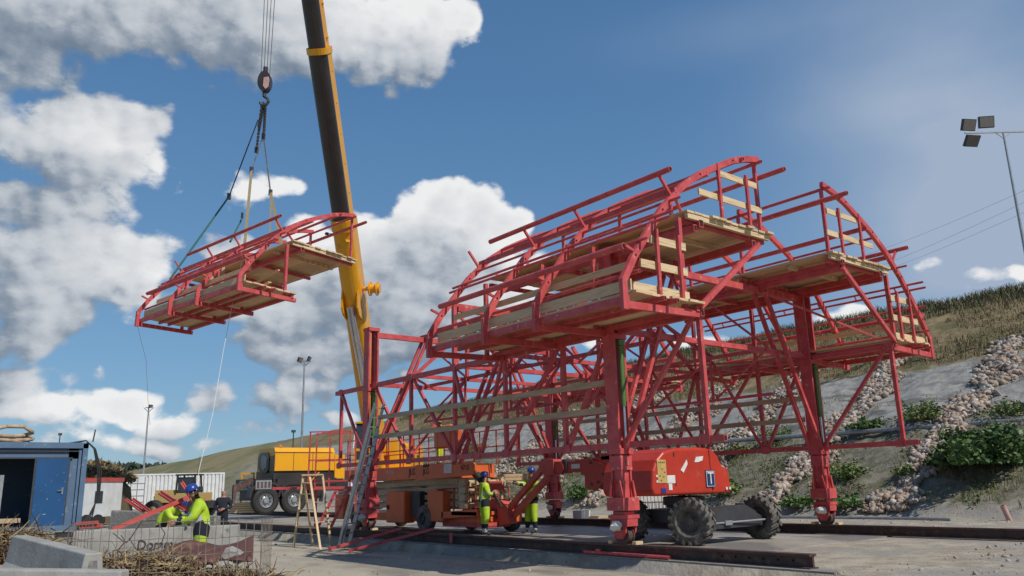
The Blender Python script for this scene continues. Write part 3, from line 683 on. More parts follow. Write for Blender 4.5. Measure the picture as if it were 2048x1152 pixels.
# driver cab
mb = MB(); mb.prism([(TY + .1, 2.2), (TY + 2.5, 2.2), (TY + 2.5, 3.1), (TY + 2.3, 3.42), (TY + .25, 3.42), (TY + .1, 3.2)], 'YZ', 5.15, 8.6)
cab = cw(mb, 'driver_cab', 'yellow')
mb = MB(); mb.prism([(TY + .75, 2.3), (TY + 1.0, 2.12), (TY + 1.7, 2.12), (TY + 2.2, 2.4), (TY + 2.2, 2.95), (TY + 1.9, 3.2), (TY + 1.0, 3.2), (TY + .75, 2.9)], 'YZ', 5.06, 5.148); ws_ = mb.build('windscreen', 'blackpaint', cab)
mb = MB(); mb.prism([(TY + .95, 2.4), (TY + 1.4, 2.25), (TY + 1.7, 2.4), (TY + 1.7, 2.95), (TY + 1.4, 3.08), (TY + .95, 2.95)], 'YZ', 5.04, 5.058); mb.build('glass', 'lampglass', ws_)  # paler pane colour stands in for a bright reflection
mb = MB(); mb.box((4.95, TY - .1, 2.6), (.12, .3, .75)); mb.bar((5.15, TY + .12, 3.05), (4.95, TY - .1, 2.95), .03); mb.build('mirror', 'blackpaint', cab)
mb = MB()
for x in (6.2, 7.3): mb.box((x, TY + .09, 2.7), (.02, .02, 1.0))
mb.box((6.8, TY + .088, 3.16), (3.3, .02, .03)); mb.build('panel_seam', 'darkgrey', cab)
mb = MB(); mb.box((8.95, TY + .9, 2.4), (.6, 1.5, 1.3)); cw(mb, 'engine_cover', 'yellow')
mb = MB(); mb.lathe([(.0, .16), (.07, .15), (.09, .02), (.09, 0), (0, 0)], (5.5, TY + .3, 3.42), 'Z', 12); mb.build('beacon', 'amber', cab)
mb = MB(); mb.bar((7.6, TY - .1, 2.1), (7.0, TY - .1, 1.5), .14, .03); cw(mb, 'warning_band', 'yellow')
mb = MB(); mb.bar((4.1, TY + .4, 1.75), (3.1, TY + .1, 1.35), .16, .3); mb.bar((3.1, TY + .1, 1.5), (3.0, TY, .6), .22, .18, w2=.1); cw(mb, 'hook_bracket', 'rust')
# outrigger
for x in (12.2,):
    mb = MB(); mb.bar((x, TY + .2, 1.0), (x, TY - 1.6, .98), .22, .22); mb.tube((x, TY - 1.6, 1.0), (x, TY - 1.6, .1), .07, 10); mb.box((x, TY - 1.6, .05 + GS + .06), (.6, .6, .08)); cw(mb, 'outrigger', 'white')
# superstructure
hx = Vector((-.70, -.714, 0)); sx = Vector((.714, -.70, 0)); PV = Vector((13.4, 32.4, 0))
def sup(f, s_, z): return PV + hx * f + sx * s_ + Vector((0, 0, z))
def sbox(mb, f0, f1, s0, s1, z0, z1, mi=0):
    vs = [sup(f, s_, z) for z in (z0, z1) for s_ in (s0, s1) for f in (f0, f1)]
    return mb.add(vs, [(0, 2, 3, 1), (4, 5, 7, 6), (0, 1, 5, 4), (2, 6, 7, 3), (0, 4, 6, 2), (1, 3, 7, 5)], mi)
mb = MB(); sbox(mb, -2.2, 2.4, -1.3, 1.3, 1.65, 2.3); sbox(mb, -1.0, 1.2, .35, .75, 2.3, 4.0); sbox(mb, -1.0, 1.2, -.75, -.35, 2.3, 4.0); cw(mb, 'slewing_platform', 'yellow')
mb = MB(); sbox(mb, -3.4, -2.2, -1.4, 1.4, 1.7, 3.7); sbox(mb, -2.2, -1.2, -1.4, -.8, 2.3, 3.3); cw(mb, 'counterweight', 'yellow')
mb = MB(); sbox(mb, -2.0, .2, .8, 1.45, 2.3, 3.2); cw(mb, 'engine_housing', 'yellow')
mb = MB()
for dz in (2.4, 2.7, 3.0): sbox(mb, -1.9, -1.3, 1.46, 1.47, dz, dz + .12)
cw(mb, 'vent_slot', 'darkgrey')
mb = MB(); a_ = sup(-1.5, .9, 3.6); mb.tube(sup(-2.2, -.1, 3.5), sup(-2.2, 1.0, 3.5), .45, 18); cw(mb, 'winch_drum', 'yellow')
# operator cab
cb = Vector((10.35, 29.7, 0)); mb = MB()
def cbx(mb, u0, u1, v0, v1, z0, z1, mi=0, top=0.):
    vs = [cb + hx * u + sx * v + Vector((0, 0, z)) for z in (z0, z1) for v in (v0, v1) for u in ((u0, u1) if z == z0 else (u0, u1 - top))]
    return mb.add(vs, [(0, 2, 3, 1), (4, 5, 7, 6), (0, 1, 5, 4), (2, 6, 7, 3), (0, 4, 6, 2), (1, 3, 7, 5)], mi)
cbx(mb, -.85, .85, -.5, .5, 2.3, 3.35); cbx(mb, -.85, -.6, -.5, .5, 3.35, 4.75); cbx(mb, -.85, .55, -.5, .5, 4.75, 4.85)
oc = cw(mb, 'operator_cab', 'yellow')
mb = MB(); cbx(mb, -.58, .83, -.47, .47, 3.36, 4.74, 0, .4); mb.build('cab_glazing', 'glass', oc)
mb = MB()
for v in (-.49, .49):
    mb.bar(cb + hx * .85 + sx * v + Vector((0, 0, 3.35)), cb + hx * .45 + sx * v + Vector((0, 0, 4.8)), .06)
    mb.bar(cb + hx * .0 + sx * v + Vector((0, 0, 3.35)), cb + hx * .0 + sx * v + Vector((0, 0, 4.8)), .04)
mb.build('cab_pillar', 'white', oc)
mb = MB(); cbx(mb, .855, .87, -.32, .32, 2.75, 3.2); mb.build('lower_window', 'glass', oc)
# boom
A0 = ray_on(752, 850, 0, 12.1); B0 = ray_on(629, 0, 0, 2.3)
B0 = Vector((2.3, 21.1, B0.z)); A0 = Vector((12.1, 32.2, A0.z))
ad = (B0 - A0).normalized()
FOOT = A0 - ad * 2.6; 
TIPL = ((-1.86) - B0.x) / ad.x; TIP = B0 + ad * TIPL
und = (hx - ad * hx.dot(ad)); und = -und if und.z > 0 else und; und.normalize(); sid = ad.cross(und).normalized()
def sect(mb, t0, t1, wd, dp, n=10, mu=1, ms=0):
    """boom section: flat top, straight sides, rounded belly"""
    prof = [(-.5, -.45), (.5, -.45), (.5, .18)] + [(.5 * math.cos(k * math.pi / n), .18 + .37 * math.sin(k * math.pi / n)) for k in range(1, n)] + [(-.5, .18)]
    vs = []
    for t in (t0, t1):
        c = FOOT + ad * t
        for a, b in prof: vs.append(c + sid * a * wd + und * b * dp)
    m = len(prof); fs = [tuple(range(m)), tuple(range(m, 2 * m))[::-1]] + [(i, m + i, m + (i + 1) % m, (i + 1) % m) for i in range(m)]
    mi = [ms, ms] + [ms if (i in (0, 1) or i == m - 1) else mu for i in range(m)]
    mb.add(vs, fs, mi)
T1 = (ray_on(692, 440, 1, 27.2) - FOOT).dot(ad); T1 = 17.0
LT = (TIP - FOOT).length
# solve the section joints from their heights in the view
def tpix(py):
    best = None
    for i in range(2000):
        t = LT * i / 2000; q = FOOT + ad * t - Vector((CX, CY, CZ)); d = q.dot(cF); yy = 576 - FPX * q.dot(cU) / d
        if best is None or abs(yy - py) < best[0]: best = (abs(yy - py), t)
    return best[1]
T1 = tpix(440); T2 = tpix(95); T0 = tpix(600)
mb = MB(); sect(mb, 0, T1, 1.12, 1.25, mu=0); boom = cw(mb, 'boom_base', ['yellow', 'yellow'])
mb = MB(); sect(mb, T1 - .5, T1 + .12, 1.22, 1.36, mu=0); mb.build('boom_collar', ['yellow', 'yellow'], boom)
for k_ in range(2):
    mb = MB(); c = FOOT + ad * (T1 - 1.0 - k_ * .35); mb.box(c + und * .62 + sid * (.25 - .5 * k_), (.25, .25, .12)); mb.build('boom_latch', 'yellow', boom)
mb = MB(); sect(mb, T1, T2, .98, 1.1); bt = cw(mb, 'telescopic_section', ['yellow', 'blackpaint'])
mb = MB(); sect(mb, T2 - .3, T2, 1.08, 1.2, mu=0); mb.build('boom_collar', ['yellow', 'yellow'], bt)
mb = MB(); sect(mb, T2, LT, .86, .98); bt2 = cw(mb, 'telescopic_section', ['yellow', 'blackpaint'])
for k_ in range(7):
    c = FOOT + ad * (T1 + 1.5 + k_ * 1.6) + sid * .46 
    mb = MB(); mb.tube(c - sid * 0 + und * (-.2), c + sid * .05 + und * (-.2), .07, 8); mb.build('rivet_plate', 'yellow', bt)
# bracket, lifting cylinder, hose reel
c = FOOT + ad * T0
mb = MB(); mb.prism([(0, 0), (1, 0), (1, 1), (0, 1)], 'XY', 0, 1) if False else None
for s_ in (-.45, .45):
    vs = [c + ad * a + und * b + sid * (s_ + e_) for e_ in (-.04, .04) for a, b in ((-1.1, .45), (.9, .45), (.45, .8), (0, 1.05), (-.5, .95))]
    mb.add(vs, [(0, 1, 2, 3, 4), (9, 8, 7, 6, 5)] + [(i, (i + 1) % 5, 5 + (i + 1) % 5, 5 + i) for i in range(5)])
cw(mb, 'cylinder_bracket', 'yellow')
pin = c + und * .95; cbot = sup(2.0, 0, 2.2)
dcy = (pin - cbot); 
mb = MB(); mb.tube(cbot, cbot + dcy * .50, .33, 20); mb.tube(cbot + dcy * .49, cbot + dcy * .52, .37, 20); lc = cw(mb, 'lift_cylinder', 'yellow')
mb = MB(); mb.tube(cbot + dcy * .5, pin, .21, 18); mb.build('cylinder_rod', 'chrome', lc)
rc = FOOT + ad * tpix(578) + sid * .62
mb = MB(); mb.tube(rc, rc + sid * .6, .12, 12); mb.tube(rc + sid * .35, rc + sid * .42, .42, 24); mb.tube(rc + sid * .75, rc + sid * .82, .40, 24); mb.tube(rc + sid * .42, rc + sid * .95, .25, 20); cw(mb, 'hose_reel', 'yellow')
mb = MB(); lp = FOOT + ad * tpix(467) - sid * .6; mb.tube(lp, lp - sid * .35, .02, 6); mb.box(lp - sid * .42, (.16, .16, .12)); cw(mb, 'boom_lamp', 'blackpaint')
mb = MB(); mb.path([TIP - ad * .3 + und * .3, TIP + und * .8 + ad * .2], .2, 14); cw(mb, 'boom_head', 'yellow')
mb = MB(); mb.tube(FOOT + ad * 1 - und * .75, TIP - und * .75, .018, 5); mb.tube(FOOT + ad * 1 - und * .75 + sid * .3, TIP - und * .75 + sid * .3, .012, 5); cw(mb, 'hoist_rope', 'cable')
# hook block
hb = thing('hook_block', 'black crane hook block with pale side plate hanging on steel ropes', 'hook block', tuple(HK))
mb = MB()
for k_ in range(4):
    dx = (-.16, -.05, .06, .17)[k_]
    mb.tube(Vector((dx * .78, -dx * .62, .3)), Vector((TIP.x - HK.x + dx * 1.6 + .3, TIP.y - HK.y - dx * 1.2, TIP.z - HK.z)), .016, 5)
mb.build('hoist_rope', 'cable', hb)
u_ = Vector((.78, -.62, 0))
mb = MB(); n_ = 20
pl = [(.25 * math.cos(t_), .42 * math.sin(t_)) for t_ in [2 * math.pi * i / n_ for i in range(n_)]]
f_ = Vector((.62, .78, 0))
def plate(mb, pts, off, th_, mi=0):
    vs = [u_ * a + Vector((0, 0, b)) + f_ * (off + e_) for e_ in (0, th_) for a, b in pts]; m = len(pts)
    mb.add(vs, [tuple(range(m)), tuple(range(m, 2 * m))[::-1]] + [(i, m + i, m + (i + 1) % m, (i + 1) % m) for i in range(m)], mi)
plate(mb, pl, -.14, .28); mb.tube(Vector((0, 0, .40)), Vector((0, 0, .62)), .09, 10); mb.build('sheave_housing', 'blackpaint', hb)
mb = MB(); plate(mb, [(.0, .12), (.18, .15), (.22, 0), (.18, -.28), (.08, -.36), (-.02, -.22)], -.165, .02); mb.build('side_plate', 'rose', hb)
mb = MB(); mb.tube((0, 0, -.4), (0, 0, -.6), .07, 10)
mb.path([Vector((0, 0, -.6)), u_ * .13 + Vector((0, 0, -.68)), u_ * .17 + Vector((0, 0, -.82)), u_ * .08 + Vector((0, 0, -.95)), u_ * -.08 + Vector((0, 0, -.94)), u_ * -.15 + Vector((0, 0, -.82))], .055, 8)
mb.build('hook', 'darkgrey', hb)
# rigging: chains and straps
rig = thing('lifting_sling', 'black chains and webbing straps between the hook and the hanging walkway', 'lifting sling', tuple(HK + Vector((0, 0, -.85))))
R0_ = HK + Vector((0, 0, -.85))
def chain(par, a, b, r=.032):
    a = Vector(a); b = Vector(b); d = b - a; n = int(d.length / .16); mb = MB(); dn = d.normalized(); x = dn.cross(Vector((.3, .9, .1))).normalized(); y = dn.cross(x)
    for i in range(n):
        c0 = a + d * (i / n); c1 = a + d * ((i + 1.25) / n); q = x if i % 2 else y
        mb.tube(c0 + q * .035, c1 + q * .035, r * .6, 5); mb.tube(c0 - q * .035, c1 - q * .035, r * .6, 5)
    return mb.build('chain', 'blackpaint', par)
Zr = R0_
pA = at(518, 262, 33.6) ; pB = at(527, 272, 34.2); pC = at(541, 385, 34.6); pD = at(458, 393, 32.4); pE = at(484, 437, 33.0); pF = at(513, 300, 33.9)
for a, b in ((Zr, pA), (Zr + Vector((.05, 0, 0)), pB), (Zr + Vector((-.05, .05, 0)), pF), (Zr, at(516, 255, 33.8)), (Zr + Vector((.08, .03, 0)), at(529, 262, 34))): chain(rig, a - Zr, b - Zr)
def strap(par, a, b, w_, m, th_=.02):
    mb = MB(); mb.bar(Vector(a) - Zr, Vector(b) - Zr, w_, th_, up=(.62, .78, 0)); return mb.build('strap', m, par)
strap(rig, at(516, 240, 33.8), pD, .035, 'navy', .035); 
mb = MB(); mb.path([pD - Zr, hp(-1.35, 3.3, 5.9) - Zr], .035, 6); mb.build('rope', 'greenstrap', rig)
e1 = hp(-.9, .3, 6.7); mb = MB(); mb.path([pE - Zr, e1 - Zr], .035, 6); mb.build('rope', 'greenstrap', rig)
mb = MB(); mb.path([pE - Zr, pE - Zr + Vector((0, 0, .25))], .05, 6); mb.build('shackle', 'blackpaint', rig)
strap(rig, pB, at(503, 340, 33.9), .05, 'steel'); strap(rig, at(503, 340, 33.9), hp(.1, 1.0, 6.4), .11, 'strap'); strap(rig, pB, pC, .06, 'steel'); strap(rig, pC, hp(1.2, .2, 6.9), .12, 'strap'); strap(rig, pC + Vector((.03, 0, 0)), hp(.9, .6, 6.9), .06, 'strap')
for q in (pB, pD, pC, pF, at(503, 340, 33.9)):
    mb = MB(); mb.box(q - Zr, (.14, .10, .26)); mb.build('shackle', 'blackpaint', rig)
# tag lines
tl = MB(); pts = [hp(-2.05, 3.9, 4.1), at(292, 720, 30), at(296, 800, 30.5), at(300, 850, 31)]
o0 = pts[0]; tl.path([p_ - o0 for p_ in pts], .006, 5); tg = tl.build('tag_line', 'steel', loc=tuple(o0)); tag(tg, 'thin grey tag line dangling from the left end of the hanging walkway', 'rope')
pts = [hp(-1.6, -1.6, 5.3), at(468, 590, 27), at(447, 700, 25), at(425, 830, 22), at(398, 940, 19.5), at(392, 990, 17.4)]
o0 = pts[0]; tl = MB(); tl.path([p_ - o0 for p_ in pts], .008, 5); tg = tl.build('tag_line', 'signwhite', loc=tuple(o0)); tag(tg, 'white tag line from the hanging walkway down to the workers at the barriers', 'rope')

# ---------------------------------------------------------------- scissor lift
sx0, sx1 = 2.2, 4.4
sl_ = thing('scissor_lift', 'orange scissor lift with cream scissor arms and extended platform inside the carriage', 'scissor lift', (3.3, 12.0, GS))
def sw(mb, name, mats, par=None, **k):
    o = mb.build(name, mats, par or sl_, **k)
    if par is None: o.location = (-3.3, -12.0, -GS)
    return o
mb = MB(); mb.box((3.3, 12.2, .22), (1.5, 8.0, .26)); mb.box((3.3, 8.8, .38), (2.0, 1.3, .10)); sw(mb, 'chassis', 'orange')
for (x, y) in ((2.42, 11.05), (4.2, 11.05), (2.42, 8.9), (4.2, 8.9), (2.42, 15.6), (4.2, 15.6)):
    if y == 8.9 and x < 3: continue
    mb = MB(); mb.lathe([(.2, -.15), (.36, -.15), (.42, -.10), (.43, 0), (.42, .10), (.36, .15), (.2, .15)], (x, y, .20), 'X', 26); t_ = sw(mb, 'tyre', 'tyre')
    mb = MB(); mb.lathe([(0, -.13), (.06, -.14), (.08, -.10), (.16, -.08), (.2, -.14), (.22, -.13), (.22, .13), (0, .13)], (x, y, .20), 'X', 20); mb.build('rim', 'darkgrey', t_)
for (y0, y1, z0, z1) in ((12.08, 13.26, .04, 1.07), (16.4, 17.1, .1, 1.0)):
    mb = MB(); mb.box((2.42, (y0 + y1) / 2, (z0 + z1) / 2), (.45, y1 - y0, z1 - z0)); q = sw(mb, 'side_cabinet', 'orange')
    bv = q.modifiers.new('b', 'BEVEL'); bv.width = .05; bv.segments = 2
    if y0 < 14:
        mb = MB(); mb.box((2.18, y0 + .12 + .9, .55), (.02, .14, .14)); mb.build('latch', 'black', q)
mb = MB(); mb.box((2.5, 10.55, .62), (.35, .55, .98)); mb.box((2.45, 10.1, .6), (.3, .35, .9)); sw(mb, 'end_post', 'orange')
mb = MB(); mb.box((2.7, 11.7, .65), (.6, .55, .8)); sw(mb, 'engine_cover', 'darkgrey')
for x in (2.35, 4.2): mb = MB(); mb.bar((x, 10.0, .32), (x, 8.1, .42), .10, .20); sw(mb, 'axle_beam', 'orange')
zs = [.50, .76, 1.02, 1.28]
for x in (2.62, 3.98):
    for i in range(4):
        z = .55 + i * .23
        mb = MB(); mb.bar((x, 16.0, z), (x, 9.0, z + .12), .06, .15); sw(mb, 'scissor_arm', 'cream')
        mb = MB(); mb.bar((x + .09, 16.0, z + .12), (x + .09, 9.0, z), .06, .15); sw(mb, 'scissor_arm', 'cream')
for i in range(4):   # stacked cross heads visible at the near end
    z = .55 + i * .23
    mb = MB(); mb.tube((2.5, 9.1, z + .05), (4.1, 9.1, z + .05), .07, 12); mb.tube((2.5, 9.45, z + .05), (4.1, 9.45, z + .05), .05, 12); sw(mb, 'scissor_pin', 'cream')
    for x in (2.5, 2.95, 3.4, 3.9):
        mb = MB(); mb.box((x, 9.12, z + .06), (.08, .34, .19)); sw(mb, 'pin_boss', 'cream')
mb = MB(); mb.tube((3.2, 9.3, .45), (3.2, 12.5, 1.15), .09, 12); sw(mb, 'lift_ram', 'darkgrey')
# platform
mb = MB(); mb.box((3.1, 12.9, 1.65), (1.8, 6.9, .42)); sw(mb, 'platform', 'orange')
mb = MB(); mb.prism([(11.25, 1.40), (8.1, 1.49), (7.95, 1.62), (7.95, 1.80), (8.1, 1.9), (11.25, 1.88)], 'YZ', 2.12, 2.18); mb.box((2.45, 9.6, 1.7), (.55, 3.0, .25)); xd = sw(mb, 'deck_extension', 'orange')
text(sl_, 'lettering', 'JLG', (2.19 - 3.3, 11.55 - 12, 1.67 - GS), (R(90), 0, R(-90)), .30, 'ink'); text(sl_, 'lettering', 'JLG', (2.112 - 3.3, 10.6 - 12, 1.66 - GS), (R(90), 0, R(-90)), .24, 'ink')
text(sl_, 'lettering', '4715', (2.112 - 3.3, 8.45 - 12, 1.72 - GS), (R(90), 0, R(-90)), .22, 'ink'); text(sl_, 'lettering', '4715', (2.19 - 3.3, 15.6 - 12, 1.58 - GS), (R(90), 0, R(-90)), .26, 'ink')
text(sl_, 'lettering', '00 2150', (2.19 - 3.3, 13.0 - 12, 1.7 - GS), (R(90), 0, R(-90)), .15, 'signwhite')
mb = MB(); mb.box((2.11, 9.35, 1.72), (.02, .42, .28)); sw(mb, 'sticker', 'signwhite')
mb = MB()
for k_ in range(3): mb.bar((2.105, 10.75 - k_ * .12, 1.80), (2.105, 10.66 - k_ * .12, 1.90), .012, .05)
sw(mb, 'hazard_stripe', 'ink')
ys_ = [8.15, 9.2, 10.1, 11.2, 12.2, 13.2, 14.2, 15.2, 16.2]
for x in (2.24, 3.9):
    for z in (2.4, 2.92):
        mb = MB(); mb.tube((x, 8.15, z), (x, 16.2, z), .022, 6); sw(mb, 'guard_rail', 'redlift')
    for y in ys_:
        mb = MB(); mb.tube((x, y, 1.86), (x, y, 2.92), .022, 6); sw(mb, 'rail_post', 'redlift')
mb = MB(); mb.box((2.35, 9.85, 2.72), (.25, .95, .72)); mb.prism([(9.4, 2.3), (9.1, 2.4), (9.0, 2.9), (9.4, 3.07)], 'YZ', 2.25, 2.45); q = sw(mb, 'control_cover', 'orange'); q.modifiers.new('b', 'BEVEL').width = .04
mb = MB(); mb.tube((2.3, 8.3, 1.62), (2.4, 8.0, 1.35), .12, 12); sw(mb, 'roller', 'black')
mb = MB(); mb.tube((2.45, 15.0, .30), (2.45, 15.0, 1.2), .05, 8); sw(mb, 'mast', 'darkgrey')

# ---------------------------------------------------------------- articulated boom lift
bl = thing('boom_lift', 'big red boom lift with rounded engine hood and chunky dusty tyres, arm folded down', 'boom lift', (3.9, 1.6, GS))
OB = Vector((3.9, 1.6, GS))
def bw(mb, name, mats, par=None, **k):
    o = mb.build(name, mats, par or bl, **k)
    if par is None: o.location = -OB
    return o
def bigwheel(c, rz, steer=0):
    """tractor tyre with chevron lugs; axle along local X"""
    c = Vector(c); r = .51; wd = .36; rot = Matrix.Rotation(rz, 3, 'Z'); mb = MB()
    ax = (rot @ Vector((0, 1, 0)), rot @ Vector((0, 0, 1)), rot @ Vector((1, 0, 0)))
    mb.lathe([(.27, -wd / 2 + .05), (.33, -wd / 2), (.43, -wd / 2 + .01), (.475, -wd / 2 + .06), (.485, 0), (.475, wd / 2 - .06), (.43, wd / 2 - .01), (.33, wd / 2), (.27, wd / 2 - .05)], c, ax, n=36)
    nl = 18
    for s_ in (-1, 1):
        for i in range(nl):
            t0 = 2 * math.pi * (i + (.5 if s_ > 0 else 0)) / nl
            def P_(t, x, rr): return c + rot @ Vector((x, rr * math.cos(t), rr * math.sin(t)))
            dt = .20; th_ = .075
            vs = []
            for rr in (.465, .535):
                for (tt, xx) in ((t0 - th_, 0), (t0 + th_, 0), (t0 + dt + th_, s_ * wd / 2), (t0 + dt - th_, s_ * wd / 2)): vs.append(P_(tt, xx, rr - (.03 if abs(xx) > .1 else 0)))
            mb.add(vs, [(0, 3, 2, 1), (4, 5, 6, 7), (0, 1, 5, 4), (1, 2, 6, 5), (2, 3, 7, 6), (3, 0, 4, 7)])
            vs = []
            for x_ in (s_ * wd / 2 - s_ * .0, s_ * (wd / 2 + .012)):
                for rr, tt in ((.50, t0 + dt - th_), (.50, t0 + dt + th_), (.40, t0 + dt + th_ * .6), (.40, t0 + dt - th_ * .6)): vs.append(P_(tt, x_, rr))
            mb.add(vs, [(0, 1, 2, 3), (7, 6, 5, 4), (0, 4, 5, 1), (1, 5, 6, 2), (2, 6, 7, 3), (3, 7, 4, 0)])
    t_ = bw(mb, 'tyre', 'tyre')
    mb = MB()
    for sg in (-1, 1):
        mb.lathe([(0, sg * .06), (.08, sg * .07), (.09, sg * .03), (.20, sg * .01), (.25, sg * .12), (.275, sg * .13)], c, ax, n=24)
        for k_ in range(8):
            a_ = k_ * math.pi / 4; p_ = c + ax[0] * .13 * math.cos(a_) + ax[1] * .13 * math.sin(a_); mb.tube(p_ + ax[2] * sg * .01, p_ + ax[2] * sg * .05, .015, 6)
    mb.build('rim', 'tyre', t_)
GZ = GS + .51
bigwheel((2.70, .50, GZ), R(14)); bigwheel((5.2, .42, GZ), R(-4)); bigwheel((2.95, 2.6, GZ), R(0)); bigwheel((5.1, 2.7, GZ), 0)
mb = MB(); mb.box((3.95, 1.6, .36), (1.5, 2.1, .30))
for x0_, x1_ in ((3.3, 2.75), (4.5, 5.1)):
    for y_ in (.5, 2.6): mb.prism([(x0_, .62), (x1_, .38), (x1_, .12), (x0_, .10)], 'XZ', y_ - .12, y_ + .12)
mb.prism([(2.9, .30), (3.5, .60), (4.3, .60), (5.0, .30), (5.0, .10), (2.9, .10)], 'XZ', .22, .34)
bw(mb, 'chassis', 'darkgrey')
mb = MB(); mb.tube((2.9, .25, .22), (4.9, .1, .24), .022, 8); mb.box((3.6, .2, .22), (.25, .08, .1)); bw(mb, 'tie_rod', 'steel')
mb = MB(); mb.lathe([(.45, 0), (.5, .02), (.5, .2), (.4, .22)], (3.8, 1.6, .6), 'Z', 28); bw(mb, 'slew_ring', 'darkgrey')
# hood: rounded in outline, extruded across
def rounded(px_, n=6):
    return px_
hood = [(1.92, .86), (1.86, 1.0), (1.92, 1.42), (2.05, 1.66), (2.30, 1.84), (2.75, 1.93), (3.6, 1.95), (3.98, 1.93), (4.02, .85)]
mb = MB(); mb.prism(hood, 'XZ', .85, 2.45); q = bw(mb, 'engine_hood', 'redlift'); m_ = q.modifiers.new('b', 'BEVEL'); m_.width = .07; m_.segments = 4; m_.limit_method = 'ANGLE'
for p_ in q.data.polygons: p_.use_smooth = False
tail = [(4.03, .86), (4.03, 1.93), (4.15, 1.90), (4.35, 1.74), (4.48, 1.50), (4.70, 1.46), (4.78, .92), (4.70, .86)]
mb = MB(); mb.prism(tail, 'XZ', .88, 2.4); q = bw(mb, 'counterweight', 'redlift'); m_ = q.modifiers.new('b', 'BEVEL'); m_.width = .06; m_.segments = 3; m_.limit_method = 'ANGLE'
mb = MB(); mb.box((4.55, .865, .97), (.07, .03, .06)); mb.box((4.68, .865, .97), (.07, .03, .06)); bw(mb, 'tail_light', 'signwhite')
mb = MB(); mb.box((3.92, .838, 1.21), (.34, .012, .40)); sg_ = bw(mb, 'sign', 'signblue')
mb = MB(); mb.box((3.92, .829, 1.21), (.30, .006, .36)); mb.box((3.92, .8245, 1.21), (.27, .006, .33), 1); mb.build('sign_border', ['signwhite', 'signblue'], sg_)
text(bl, 'lettering', 'T', (3.92 - OB.x, .818 - OB.y, 1.21 - OB.z), (R(90), 0, 0), .40, 'signwhite')
mb = MB(); mb.box((2.20, .842, 1.40), (.30, .012, .52)); st_ = bw(mb, 'instruction_panel', 'stickery')
mb = MB()
for a, b in ((-.09, .2), (-.03, .2), (.03, .2), (.09, .2), (0, .05), (-.08, -.1), (.05, -.12), (.09, -.02), (-.05, -.2)): mb.box((2.2 + a, .834, 1.40 + b), (.03, .004, .03))
mb.build('printed_marks', 'ink', st_)
for (x, z, a, b) in ((2.5, 1.22, .28, .18), (2.46, 1.06, .12, .16), (2.02, 1.3, .05, .05), (2.02, 1.18, .05, .05)):
    mb = MB(); mb.box((x, .842, z), (a, .012, b)); bw(mb, 'sticker', 'signwhite')
mb = MB(); mb.box((2.22, .842, .98), (.17, .012, .10)); bw(mb, 'sticker', 'helmet')
for pts_ in ([(2.86, 1.42), (3.10, 1.66), (3.12, 1.56), (2.95, 1.36)], [(3.38, 1.60), (3.45, 1.72), (3.72, 1.74), (3.68, 1.64), (3.5, 1.60)]):
    mb = MB(); mb.prism(pts_, 'XZ', .836, .848); bw(mb, 'torn_sticker', 'signwhite')
mb = MB(); mb.box((2.66, .846, 1.78), (.03, .012, .1)); mb.box((2.66, .846, 1.12), (.03, .012, .1)); bw(mb, 'hood_latch', 'ink')
# arms
mb = MB(); mb.bar((3.2, 2.9, 1.66), (3.2, 4.4, 1.60), .34, .42); mb.bar((3.2, .9, 1.72), (3.2, 3.0, 1.70), .40, .34); bw(mb, 'lower_boom', 'redlift')
mb = MB(); mb.bar((3.2, 1.2, 1.86), (3.2, 3.6, 1.84), .34, .16); mb.bar((3.25, 1.2, 1.25), (3.25, 3.4, 1.15), .3, .22); bw(mb, 'riser', 'redlift')
mb = MB()
for x in (2.98, 3.38): mb.prism([(3.95, 1.80), (4.2, 1.55), (4.2, 1.05), (3.8, .98), (3.25, 1.35), (3.35, 1.6)], 'YZ', x, x + .04)
q = bw(mb, 'link_plate', 'redlift')
mb = MB()
for a, b in ((3.95, 1.7), (3.95, 1.15), (3.5, 1.4), (3.7, 1.2)): mb.tube((2.96, a, b), (2.99, a, b), .04, 10)
mb.build('pivot_pin', 'darkgrey', q)
mb = MB(); mb.bar((3.2, 4.0, 1.60), (3.2, 5.7, 1.64), .26, .30); mb.tube((3.0, 5.2, 1.6), (3.4, 5.2, 1.6), .15, 14); bw(mb, 'upper_boom', 'redlift')
mb = MB(); mb.box((3.2, 5.05, 1.66), (.34, .16, .34)); bw(mb, 'cable_guard', 'darkgrey')
mb = MB(); mb.box((3.06, 4.62, 1.63), (.005, .34, .12)); bw(mb, 'sticker', 'signwhite')
mb = MB(); mb.prism([(5.5, 1.85), (6.0, 1.88), (6.15, 1.7), (5.9, 1.4), (5.5, 1.45)], 'YZ', 3.04, 3.36); bw(mb, 'elbow', 'faded')
for dz, w_, off in ((.16, .13, .0), (-.16, .15, .1)):
    mb = MB(); mb.bar((3.12 + off, 5.8, 1.62 + dz), (3.12 + off, 7.62, .38 + dz * .8), w_, .15); bw(mb, 'jib_arm', 'faded')
mb = MB(); mb.tube((3.3, 6.0, 1.45), (3.3, 7.4, .5), .03, 8); bw(mb, 'jib_cylinder', 'chrome')
mb = MB(); mb.prism([(7.5, .1), (8.0, .0), (8.45, .0), (8.45, .75), (7.95, .78), (7.55, .55)], 'YZ', 3.0, 3.3); bw(mb, 'rotator', 'faded')
mb = MB(); mb.box((2.98, 8.2, .35), (.03, .25, .3)); bw(mb, 'gearbox', 'darkgrey')
mb = MB(); mb.box((3.0, 9.15, .00), (.9, 2.3, .05)); mb.box((2.56, 9.15, .05), (.04, 2.3, .13)); mb.box((3.44, 9.15, .05), (.04, 2.3, .13)); mb.box((3.0, 8.02, .05), (.9, .04, .13)); mb.box((3.0, 10.28, .05), (.9, .04, .13)); bw(mb, 'basket_floor', 'faded')
